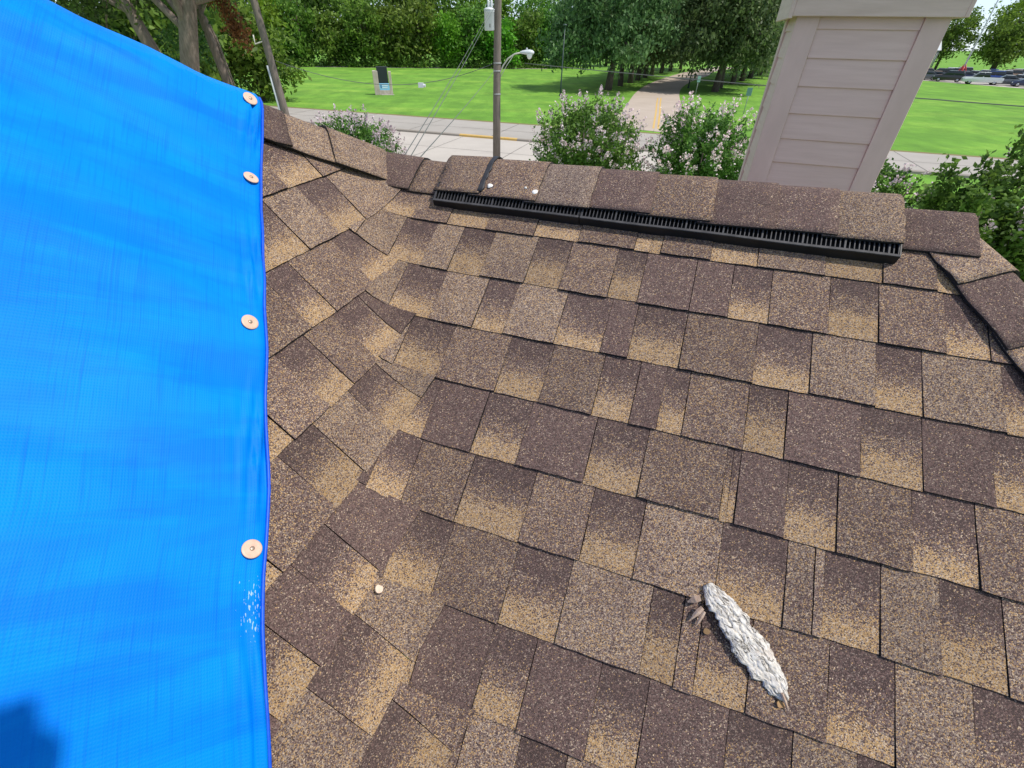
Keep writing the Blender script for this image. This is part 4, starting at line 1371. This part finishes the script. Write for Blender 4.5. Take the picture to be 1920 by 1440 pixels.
# --- shade trees at the left, nearer
def shade(loc, trunk, ells, n, per, label, lm=L_SHADE, ls=0.19):
    return tree('shade_tree', label, 'tree', loc, trunk, ells, n, per, 0.42, ls, lm, M_TRUNKL, 'shade trees behind the tarp', limbs=12, shell=0.3, droop=0.6)


shade((-13.6, 23.35, 0), [(-1.5, 0, -0.3, 0.46), (-0.85, 0, 2.5, 0.38), (-0.3, 0, 4.2, 0.35), (0.35, 0.1, 6.2, 0.33), (0.8, 0.2, 8.0, 0.22)],
      [(0, 0.5, 9.2, 4.6, 4.2, 2.7), (4.4, 0.6, 7.6, 3.2, 2.6, 1.35), (-3.6, 1.5, 7.8, 3.0, 2.4, 1.9)], 150, 95, 'big shade tree with thick pale trunk just behind the tarp')
shade((-15.9, 24.4, 0), [(1.0, 0, -0.3, 0.34), (0.25, 0, 3.2, 0.28), (-0.3, 0, 5.2, 0.25), (-0.85, 0.1, 7.5, 0.19)],
      [(-1.6, 0.3, 8.0, 3.0, 2.8, 2.4), (-3.4, 0.5, 6.4, 2.6, 2.4, 1.6)], 90, 80, 'slanting shade tree left of the thick pale trunk')
shade((-14.3, 26.6, 0), [(0.25, 0, -0.3, 0.26), (0.05, 0, 2.6, 0.22), (-0.2, 0, 4.8, 0.2), (-0.5, 0.1, 7.0, 0.14)],
      [(-0.6, 0.6, 7.6, 2.8, 2.6, 2.2), (0.1, -0.5, 3.0, 0.7, 0.7, 1.1), (-1.8, 1.0, 4.4, 1.8, 1.6, 1.6)], 75, 75, 'slim ivy-hung shade tree right of the thick pale trunk')
dd = []
for (x, y, z, n) in [(-12.1, 24.1, 5.9, 260), (-11.85, 24.0, 5.35, 330), (-11.75, 24.05, 5.0, 160), (-12.5, 24.3, 6.3, 160)]:
    dd.append(RNG.normal(size=(n, 3)) * np.array([0.20, 0.2, 0.24]) + np.array([x, y, z]))
db = tag(empty('dead_branch', (-12.0, 24.1, 4.8)), 'hanging spray of dead brown leaves among the shade trees', 'branch')
leaves('dead_leaves', np.concatenate(dd) - np.array([-12.0, 24.1, 4.8]), 0.15, L_DEAD, db, 0.8)
mb = MB(); mb.tube([(-0.9, 0.4, 2.6), (-0.2, 0.1, 1.4), (0.1, 0, 0.5)], [0.05, 0.03, 0.01], 6); mb.build('twig', M_TRUNK, db)
# a farther dark thicket at the left edge
for i, (x, y, s) in enumerate([(-33, 40, 1.25), (-27.5, 44, 1.2), (-24, 50, 0.8), (-41, 46, 1.4)]):
    o = place(protos[(0, 2, 3, 0)[i]], used, (x, y, 0), i * 1.7, (s, s), ['dark leafy tree at the far left edge behind the tarp', 'dark leafy tree second from the left behind the shade trunks', 'dark leafy tree seen just right of the thick pale trunk', 'dark leafy tree at the extreme upper left corner'][i], 'thicket behind the shade trees')

# --- live oaks along the drive
def oak_proto(h, w, i):
    e = [(0, 0, h * 0.62, w, w, h * 0.30), (w * 0.45, 0.2, h * 0.50, w * 0.7, w * 0.7, h * 0.26), (-w * 0.5, 0.1, h * 0.46, w * 0.7, w * 0.7, h * 0.26), (0, -w * 0.4, h * 0.52, w * 0.75, w * 0.6, h * 0.27), (0, 0, h * 0.85, w * 0.6, w * 0.6, h * 0.16), (-w * 0.8, -w * 0.2, h * 0.30, w * 0.55, w * 0.6, h * 0.16), (w * 0.75, w * 0.2, h * 0.32, w * 0.55, w * 0.6, h * 0.16), (0.1, -w * 0.8, h * 0.33, w * 0.6, w * 0.5, h * 0.16)]
    return tree('live_oak', 'x', 'tree', (0, 0, 0), [(0, 0, -0.2, 0.42), (0.1, 0, 1.2, 0.33), (0.3, 0, 2.6, 0.28), (0.4, 0.1, 4.2, 0.22)], e, 240, 85, 0.55, 0.36, L_OAK, M_TRUNK, limbs=12, shell=0.45, droop=0.5)


oaks = [oak_proto(11.0, 5.2, 0), oak_proto(10.2, 4.9, 1), oak_proto(11.6, 4.6, 2)]
OAKL = [(11.5, 69.4), (14.3, 76.3), (16.8, 82.0), (19.2, 88.3), (21.9, 95.0), (24.8, 102.5), (28.4, 110.0), (32.6, 119.0), (37, 127)]
OAKR = [(25.6, 70.5), (28.5, 77.0), (33.0, 84.0), (37.5, 92), (42.5, 101), (48, 110), (54, 121)]
for i, (x, y) in enumerate(OAKL):
    place(oaks[i % 3], used, (x, y, 0), i * 2.1, (random.uniform(0.95, 1.1) if i else 1.25, random.uniform(1.3, 1.5)), 'live oak in the row left of the drive, %s from the street' % ORD[i], 'oaks left of the drive')
for i, (x, y) in enumerate(OAKR):
    place(oaks[(i + 1) % 3], used, (x, y, 0), i * 1.3 + 0.4, (random.uniform(1.0, 1.2), random.uniform(1.3, 1.5)), 'live oak in the row right of the drive, %s from the street' % ORD[i], 'oaks right of the drive')
# trees behind the car park
for i, (x, y, s, k) in enumerate([(112, 150, 1.0, 0), (121, 142, 1.05, 1), (128, 132, 0.95, 2), (136, 122, 1.1, 0), (104, 160, 1.0, 1), (127, 150, 1.15, 2), (141, 134, 1.2, 1)]):
    place(bprotos[k], used, (x, y, 0), i * 1.1, (s, s), 'leafy tree behind the car park, %s of the row' % ORD[i], 'trees behind the car park')

# --- crape myrtles between house and lot
def myrtle(loc, rx, rz, ztop, label, nleaf, nflow, ls, fs_, seed):
    """rx: half width, ztop: height of its top"""
    o = tag(empty('crape_myrtle', loc), label, 'shrub', 'flowering crape myrtles')
    mb = MB()
    tips = []
    ns = 11
    zc = ztop - rz
    for k in range(ns):
        a = 2 * math.pi * k / ns + random.uniform(-.2, .2)
        rr = rx * random.uniform(0.25, 0.9)
        tip = Vector((math.cos(a) * rr, math.sin(a) * rr, zc + rz * random.uniform(0.1, 0.85)))
        b = Vector((math.cos(a) * 0.12, math.sin(a) * 0.12, -0.1))
        m_ = b.lerp(tip, 0.55) - Vector((math.cos(a), math.sin(a), 0)) * rx * 0.12
        mb.tube([b, m_, tip], [0.045, 0.028, 0.008], 6)
        tips.append(tip)
    mb.build('stems', M_TRUNKL, o, True)
    # upright sprays, each tipped by a flower panicle
    L, Fp = [], []
    nspray = int(nflow * 1.5)
    for k in range(nspray):
        d = RNG.normal(size=3); d /= (np.abs(d) ** 2.7).sum() ** (1 / 2.7)
        if d[2] < -0.55: d[2] *= -0.4
        r = RNG.uniform(0.55, 1.0)
        tip = np.array([d[0] * rx * r, d[1] * rx * r, zc + d[2] * rz * r]) * np.array([1, 1, 1])
        bump_ = 1 + 0.12 * noise.noise(Vector((d[0] * 2.2, d[1] * 2.2, d[2] * 2.2 + seed)))
        tip[:2] *= bump_
        dirn = np.array([d[0] * 0.7, d[1] * 0.7, 0.75 + 0.4 * d[2]]); dirn /= np.linalg.norm(dirn)
        ln = RNG.uniform(0.30, 0.65) * rx * 0.55
        m2 = int(nleaf / nspray)
        t = RNG.uniform(0, 1, m2)
        L.append(tip - dirn * (t * ln)[:, None] + RNG.normal(size=(m2, 3)) * 0.055 * rx ** 0.5)
        if k < nflow and r > 0.7:
            q = int(RNG.uniform(14, 34))
            t = RNG.uniform(0, 1, q)
            Fp.append(tip + dirn * ((t * 0.16) * fs_ / 0.03)[:, None] + RNG.normal(size=(q, 3)) * (0.032 * fs_ / 0.03) * (1.15 - t)[:, None])
    # inner filling so the shrub is not hollow
    q = int(nleaf * 0.35)
    d = RNG.normal(size=(q, 3)); d /= np.linalg.norm(d, axis=1)[:, None]
    L.append(d * RNG.uniform(0.1, 0.8, (q, 1)) * np.array([rx, rx, rz]) + np.array([0, 0, zc]))
    P_ = np.concatenate(L)
    P_ = P_[P_[:, 2] > 0.15]
    leaves('foliage', P_, ls, L_MYR, o, 0.1, 0.55)
    leaves('blossom', np.concatenate(Fp), fs_, L_FLOW, o, 0.0, 0.9)
    return o


myrtle((1.85, 13.3, 0), 1.46, 1.45, 4.08, 'pale pink crape myrtle left of the drive, in the middle of the picture', 21000, 330, 0.088, 0.046, 1.0)
myrtle((4.6, 12.55, 0), 1.30, 1.40, 4.10, 'pale pink crape myrtle touching the left side of the chimney', 18000, 290, 0.088, 0.046, 5.0)
myrtle((-4.6, 14.25, 0), 1.30, 1.15, 3.48, 'pale pink crape myrtle peeping over the roof by the tarp', 17000, 330, 0.088, 0.046, 9.0)
myrtle((6.55, 6.15, 0), 1.35, 1.45, 4.45, 'large leafy crape myrtle at the right edge beyond the hip', 22000, 70, 0.075, 0.036, 13.0)
myrtle((5.72, 7.75, 0), 0.62, 1.0, 3.80, 'low crape myrtle peeping out right of the chimney foot', 6000, 60, 0.065, 0.034, 17.0)

# ------------------------------------------------------------------ parked cars
M_TYRE = mat('tyre rubber', (0.018, 0.018, 0.019), 0.85)
M_RIM = mat('alloy rim', (0.45, 0.46, 0.47), 0.35, 0.7)
M_CGL = mat('tinted car glass', (0.020, 0.028, 0.032), 0.08)
M_HEADL = mat('lamp lens', (0.72, 0.72, 0.70), 0.2)
M_TAILL = mat('tail lens', (0.35, 0.02, 0.02), 0.25)


def paint(name, c):
    m = mat(name, c, 0.28, 0.0, 0.5)
    m.node_tree.nodes['Principled BSDF'].inputs['Coat Weight'].default_value = 0.5
    return m


PAINT = {'white': paint('white car paint', (0.70, 0.71, 0.71)), 'black': paint('black car paint', (0.014, 0.015, 0.017)), 'silver': paint('silver car paint', (0.40, 0.42, 0.44)),
         'blue': paint('blue car paint', (0.015, 0.06, 0.30)), 'grey': paint('grey car paint', (0.10, 0.11, 0.12)), 'tan': paint('tan car paint', (0.36, 0.24, 0.16)), 'red': paint('red car paint', (0.26, 0.02, 0.02)), 'navy': paint('dark blue car paint', (0.015, 0.025, 0.07))}


def loft(secs, name, m, parent, smooth=False):
    """secs: (x, half width low, half width high, z low, z high)"""
    vs, fs = [], []
    for (x, wl, wh, z0, z1) in secs:
        zm = z0 + (z1 - z0) * 0.55
        vs += [(x, -wl * 0.94, z0), (x, wl * 0.94, z0), (x, wl, zm), (x, wh, z1), (x, -wh, z1), (x, -wl, zm)]
    k = 6
    for i in range(len(secs) - 1):
        for j in range(k):
            j2 = (j + 1) % k
            fs.append((i * k + j, i * k + j2, (i + 1) * k + j2, (i + 1) * k + j))
    fs += [tuple(range(k))[::-1], tuple((len(secs) - 1) * k + j for j in range(k))]
    o = mobj(name, vs, fs, m, parent)
    bv = o.modifiers.new('edge', 'BEVEL'); bv.width = 0.035; bv.segments = 2
    return o


def car_proto(kind):
    o = empty('parked_car' if kind != 'pickup' else 'pickup_truck')
    if kind == 'sedan':
        loft([(-2.28, 0.72, 0.66, 0.32, 0.84), (-2.1, 0.88, 0.78, 0.22, 0.94), (-1.2, 0.90, 0.80, 0.2, 0.98), (0.9, 0.90, 0.80, 0.2, 0.94), (1.8, 0.88, 0.74, 0.2, 0.82), (2.25, 0.74, 0.62, 0.28, 0.68)], 'body', PAINT['silver'], o)
        cab = [(-1.65, 0.76, 0.72, 0.90, 0.97), (-0.95, 0.76, 0.58, 0.90, 1.40), (0.25, 0.76, 0.58, 0.90, 1.43), (1.10, 0.76, 0.72, 0.88, 0.95)]
        rf = (-0.95, 0.25, 0.58, 1.415)
    elif kind == 'suv':
        loft([(-2.30, 0.80, 0.76, 0.40, 1.02), (-2.2, 0.92, 0.84, 0.3, 1.08), (-1.2, 0.94, 0.86, 0.28, 1.10), (1.0, 0.94, 0.86, 0.28, 1.08), (2.0, 0.92, 0.80, 0.28, 0.98), (2.32, 0.80, 0.70, 0.38, 0.84)], 'body', PAINT['silver'], o)
        cab = [(-2.18, 0.80, 0.74, 1.04, 1.12), (-1.85, 0.80, 0.64, 1.04, 1.68), (0.35, 0.80, 0.64, 1.04, 1.72), (1.15, 0.80, 0.76, 1.02, 1.10)]
        rf = (-1.85, 0.35, 0.64, 1.70)
    else:
        loft([(-2.75, 0.90, 0.86, 0.45, 1.02), (-2.6, 0.95, 0.90, 0.38, 1.06), (-0.6, 0.96, 0.90, 0.36, 1.08), (1.2, 0.96, 0.88, 0.36, 1.08), (2.5, 0.94, 0.82, 0.36, 1.02), (2.78, 0.84, 0.74, 0.42, 0.88)], 'body', PAINT['white'], o)
        cab = [(-0.85, 0.82, 0.78, 1.04, 1.12), (-0.65, 0.82, 0.66, 1.04, 1.74), (0.75, 0.82, 0.66, 1.04, 1.76), (1.45, 0.82, 0.78, 1.02, 1.10)]
        rf = (-0.65, 0.75, 0.66, 1.75)
        mb = MB(); mb.box(-2.62, -0.95, -0.78, 0.78, 1.075, 1.09); mb.build('truck_bed', M_TYRE, o)
    loft(cab, 'windows', M_CGL, o)
    loft([(rf[0] - 0.03, rf[2], rf[2] - 0.05, rf[3] - 0.03, rf[3] + 0.05), (rf[1] + 0.03, rf[2], rf[2] - 0.05, rf[3] - 0.03, rf[3] + 0.05)], 'roof', PAINT['silver'], o)
    pil = cab[1][0] * 0.45 + cab[2][0] * 0.55
    for sy in (-1, 1):
        mb = MB()
        w0, w1, z0, z1 = cab[1][1], cab[1][2], cab[1][3], cab[1][4]
        mb.add([(pil - 0.06, sy * (w0 + 0.012), z0), (pil + 0.06, sy * (w0 + 0.012), z0), (pil + 0.05, sy * (w1 + 0.03), z1), (pil - 0.05, sy * (w1 + 0.03), z1),
                (pil - 0.06, sy * (w0 - 0.03), z0), (pil + 0.06, sy * (w0 - 0.03), z0), (pil + 0.05, sy * (w1 - 0.03), z1), (pil - 0.05, sy * (w1 - 0.03), z1)],
               [(0, 1, 2, 3), (7, 6, 5, 4), (0, 4, 5, 1), (1, 5, 6, 2), (2, 6, 7, 3), (3, 7, 4, 0)])
        mb.build('door_pillar', PAINT['silver'], o)
    wx = 1.38 if kind != 'pickup' else 1.70
    for x in (-wx, wx):
        for y in (-1, 1):
            Mw = Matrix.Translation((x, y * 0.80, 0.34)) @ Matrix.Rotation(R(90), 4, 'X')
            mb = MB(); mb.lathe([(0.20, -0.11), (0.33, -0.11), (0.345, -0.06), (0.345, 0.06), (0.33, 0.11), (0.20, 0.11)], 18, M=Mw)
            wo = mb.build('wheel', M_TYRE, o, True)
            mb = MB(); mb.lathe([(0.20, -0.125), (0.21, -0.10), (0.21, 0.10), (0.20, 0.125)], 14, M=Mw); mb.build('rim', M_RIM, wo, True)
    xf = 2.16 if kind == 'sedan' else (2.22 if kind == 'suv' else 2.68)
    for y in (-1, 1):
        z = 0.62 if kind == 'sedan' else 0.80
        mb = MB(); mb.box(xf - 0.06, xf + 0.04, y * 0.66 - 0.14, y * 0.66 + 0.14, z - 0.07, z + 0.07); mb.build('headlight', M_HEADL, o)
        mb = MB(); mb.box(-xf - 0.10, -xf + 0.03, y * 0.66 - 0.12, y * 0.66 + 0.12, z, z + 0.16); mb.build('tail_light', M_TAILL, o)
    return o


CP = {k: car_proto(k) for k in ('sedan', 'suv', 'pickup')}
cused = {}


def car(kind, colour, loc, heading, label):
    o = CP[kind] if not cused.get(kind) else copy_tree(CP[kind])
    cused[kind] = True
    o.location = loc
    o.rotation_euler = (0, 0, R(heading))
    tag(o, label, 'pickup' if kind == 'pickup' else 'car', 'cars in the car park')
    for ch in o.children:
        if ch.name.split('.')[0] in ('body', 'roof', 'door_pillar'):
            ch.material_slots[0].link = 'OBJECT'
            ch.material_slots[0].material = PAINT[colour]
    return o


def cp(along, deep): return tuple(F0 + fd * along + fn * deep)


car('pickup', 'white', (80.9, 96.3, 0), 150, 'white pickup truck at the front edge of the car park')
car('suv', 'black', (79.3, 101.8, 0), 140, 'black car just left of the white pickup at the lot edge')
car('sedan', 'tan', (80.3, 107.0, 0), 145, 'tan car beside the red flagpole foot in the front row')
car('sedan', 'grey', (78.2, 106.3, 0), 140, 'dark grey car third left of the white pickup in front')
car('suv', 'white', (77.0, 110.5, 0), 140, 'white car leftmost in the front row beside the chimney')
car('sedan', 'grey', (84.4, 95.6, 0), 150, 'grey car just right of the white pickup')
car('sedan', 'navy', (85.2, 92.0, 0), 150, 'dark blue car second right of the white pickup')
car('sedan', 'black', (83.4, 87.0, 0), 155, 'black car cut by the right picture edge')
cols_ = ['silver', 'white', 'blue', 'white', 'tan', 'silver', 'grey', 'white', 'silver', 'navy']
for r_, dp in ((0, 11.0), (1, 17.5), (2, 25.0), (3, 32.0)):
    for i in range(9):
        c_ = cols_[(i * 3 + r_ * 4) % 10]
        x, y, z = cp(5 + i * 4.6 + r_ * 2.0, dp)
        car('sedan' if (i + r_) % 2 else 'suv', c_, (x, y, 0), 148 + random.uniform(-6, 6), '%s car in the %s row of the car park, %s from the left' % (c_, ('second', 'third', 'fourth', 'last')[r_], ORD[i]))

fp = tag(empty('flagpole', (90.8, 114.0, 0)), 'tall pale pole with a red base standing among the parked cars', 'flagpole')
mb = MB(); mb.tube([(0, 0, 2.0), (0, 0, 9), (0, 0, 19)], [0.16, 0.13, 0.08], 10); mb.build('pole', M_TANK, fp, True)
M_REDP = mat('red pole paint', (0.45, 0.03, 0.025), 0.5)
mb = MB(); mb.tube([(0, 0, 0), (0, 0, 2.0)], [0.30, 0.22], 10); mb.build('base_sleeve', M_REDP, fp, True)
for sx in (-1, 1):
    mb = MB(); mb.tube([(sx * 0.9, sx * -0.7, 0), (0, 0, 2.6)], 0.10, 8); mb.build('brace', M_REDP, fp, True)

pav = tag(empty('shelter', (104.5, 146.0, 0), R(-40)), 'small shelter with a white roof behind the parked cars', 'shelter')
M_PAV = mat('white roof sheet', (0.66, 0.68, 0.70), 0.5)
mb = MB(); mb.add([(-3, -2.5, 4.4), (3, -2.5, 4.4), (3, 2.5, 4.4), (-3, 2.5, 4.4), (-2.2, 0, 6.6), (2.2, 0, 6.6)], [(0, 1, 5, 4), (1, 2, 5), (2, 3, 4, 5), (3, 0, 4), (3, 2, 1, 0)]); mb.build('roof', M_PAV, pav)
for x in (-2.6, 2.6):
    for y in (-2.1, 2.1):
        mb = MB(); mb.tube([(x, y, 0), (x, y, 4.4)], 0.12, 8); mb.build('post', M_STEEL, pav, True)
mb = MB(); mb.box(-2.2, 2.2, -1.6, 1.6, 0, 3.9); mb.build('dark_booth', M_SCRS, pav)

# ------------------------------------------------------------------ the person taking the picture (only a shadow reaches the tarp)
M_SKIN = noisy('skin', (0.42, 0.25, 0.18), (0.48, 0.30, 0.22), 30, 0.55)
M_SHIRT = noisy('grey work shirt', (0.10, 0.11, 0.13), (0.14, 0.15, 0.17), 40, 0.9)
M_JEANS = noisy('blue jeans', (0.03, 0.05, 0.10), (0.05, 0.08, 0.14), 60, 0.9)
M_HAIR = noisy('dark hair', (0.02, 0.014, 0.01), (0.05, 0.035, 0.025), 90, 0.6)
M_BOOT = noisy('brown boots', (0.10, 0.06, 0.035), (0.14, 0.085, 0.05), 40, 0.7)
POFF = Vector((0.11, -0.56, -1.36))
pers = tag(empty('person', O + POFF), 'person in grey shirt and jeans leaning forward, whose shadow falls on the tarp', 'person')


def limb_mesh(name, bones, balls, m, voxel, parent=pers):
    """tapered limbs and balls fused into one continuous surface"""
    mb = MB()
    def ball(c_, r):
        rx, ry, rz = r if isinstance(r, tuple) else (r, r, r)
        n = 12
        pr = [(math.sin(math.pi * i / 8), -math.cos(math.pi * i / 8)) for i in range(1, 8)]
        mb.lathe([(max(a, 0.02), b) for a, b in pr], n, M=Matrix.Translation(Vector(c_) - POFF) @ Matrix.Diagonal((rx, ry, rz, 1)))
    for (a, ra, b, rb) in bones:
        mb.tube([Vector(a) - POFF, Vector(b) - POFF], [ra, rb], 12)
        ball(a, ra); ball(b, rb)
    for c_, r in balls: ball(c_, r)
    o = mb.build(name, m, parent, True)
    rm = o.modifiers.new('fuse', 'REMESH'); rm.mode = 'VOXEL'; rm.voxel_size = voxel; rm.use_smooth_shade = True
    sm_ = o.modifiers.new('smooth', 'SMOOTH'); sm_.factor = 0.5; sm_.iterations = 4
    return o


HC = Vector((0.030, -0.074, 0.428))
pel, sp, ch, nk = (0.11, -0.52, -0.46), (0.10, -0.44, -0.22), (0.08, -0.35, 0.04), (0.06, -0.19, 0.23)
shL, elL, wrL, paL = (-0.08, -0.33, 0.10), (-0.16, -0.36, -0.16), (-0.075, -0.18, -0.06), (-0.062, -0.13, -0.01)
shR, elR, wrR, paR = (0.24, -0.33, 0.10), (0.26, -0.34, -0.18), (0.105, -0.18, -0.06), (0.075, -0.13, -0.015)
hpL, knL, anL = (0.02, -0.51, -0.56), (0.0, -0.38, -0.93), (-0.01, -0.55, -1.31)
hpR, knR, anR = (0.20, -0.51, -0.56), (0.23, -0.40, -0.92), (0.25, -0.59, -1.30)
bones = [(pel, 0.14, sp, 0.125), (sp, 0.125, ch, 0.135), (ch, 0.12, nk, 0.055), (nk, 0.052, (0.05, -0.12, 0.33), 0.055),
         (shL, 0.055, elL, 0.042), (elL, 0.042, wrL, 0.028), (wrL, 0.028, paL, 0.030), (shR, 0.055, elR, 0.042), (elR, 0.042, wrR, 0.028), (wrR, 0.028, paR, 0.030),
         (ch, 0.11, shL, 0.055), (ch, 0.11, shR, 0.055), (hpL, 0.095, knL, 0.062), (knL, 0.058, anL, 0.040), (hpR, 0.095, knR, 0.062), (knR, 0.058, anR, 0.040)]
for pc, sg in ((Vector(paL), 1), (Vector(paR), -1)):
    for dz_, ln in ((0.024, 0.045), (0.008, 0.052), (-0.008, 0.05), (-0.023, 0.04)):
        a = pc + Vector((0.012 * sg, 0.014, dz_)); b = a + Vector((0.016 * sg, ln * 0.35, 0)); c_ = b + Vector((0.022 * sg, ln * 0.1, -0.002))
        bones += [(a, 0.009, b, 0.0085), (b, 0.0085, c_, 0.0075)]
    a = pc + Vector((0.006 * sg, -0.012, 0.024)); bones.append((a, 0.010, a + Vector((0.026 * sg, 0.004, 0.014)), 0.008))
nose = HC + Vector((-0.01, 0.098, -0.035))
limb_mesh('body', bones, [(HC, (0.078, 0.096, 0.112)), (nose, 0.014), (HC + Vector((0.075, 0, -0.02)), 0.014), (HC + Vector((-0.075, 0, -0.02)), 0.014), (HC + Vector((-0.005, 0.06, -0.085)), 0.035)], M_SKIN, 0.007)
for sx in (-0.03, 0.026):
    MB().lathe([(0.006, -0.010), (0.0105, -0.004), (0.0105, 0.004), (0.006, 0.010)], 10, M=Matrix.Translation(HC + Vector((sx - 0.005, 0.086, 0.0)) - POFF)).build('eye', M_WHT, pers, True)
limb_mesh('hair', [], [(HC + Vector((0, -0.012, 0.018)), (0.088, 0.098, 0.108))], M_HAIR, 0.008)
limb_mesh('shirt', [(pel, 0.150, sp, 0.137), (sp, 0.137, ch, 0.147), (ch, 0.13, nk, 0.066), (ch, 0.12, shL, 0.068), (ch, 0.12, shR, 0.068), (shL, 0.067, elL, 0.053), (shR, 0.067, elR, 0.053)], [], M_SHIRT, 0.010)
limb_mesh('jeans', [(pel, 0.145, hpL, 0.11), (pel, 0.145, hpR, 0.11), (hpL, 0.108, knL, 0.076), (knL, 0.074, anL, 0.060), (hpR, 0.108, knR, 0.076), (knR, 0.074, anR, 0.060)], [], M_JEANS, 0.010)
for (x, y) in ((-0.01, -0.55), (0.25, -0.59)):
    zf = lambda yy: -1.074 + 0.609 * (x * 0.3148 + yy * 0.949)
    limb_mesh('boot', [((x, y, zf(y) + 0.055), 0.052, (x, y + 0.10, zf(y + 0.10) + 0.05), 0.045), ((x, y + 0.10, zf(y + 0.1) + 0.05), 0.045, (x, y + 0.18, zf(y + 0.18) + 0.042), 0.036)], [], M_BOOT, 0.010)
ph = MB()
Mp = Matrix(((rt.x, up.x, -fw.x, 0), (rt.y, up.y, -fw.y, 0), (rt.z, up.z, -fw.z, EYE), (0, 0, 0, 1))) @ Matrix.Translation((-0.045, -0.055, 0.045))
outl = []
for cx_, cy_, a0 in ((0.034, 0.006, 0), (-0.040, 0.006, 90), (-0.040, -0.010, 180), (0.034, -0.010, 270)):
    for k in range(7): outl.append((cx_ + 0.036 * math.cos(R(a0 + 15 * k)), cy_ + 0.036 * math.sin(R(a0 + 15 * k))))
no_ = len(outl)
ph.add([Mp @ Vector((x, y, z)) for z in (-0.004, 0.004) for (x, y) in outl], [tuple(range(no_))[::-1], tuple(range(no_, 2 * no_))] + [(k, (k + 1) % no_, no_ + (k + 1) % no_, no_ + k) for k in range(no_)])
pho = ph.build('phone', mat('dark phone glass', (0.01, 0.01, 0.012), 0.2))
tag(pho, 'dark phone held up between both hands of the photographer', 'phone')
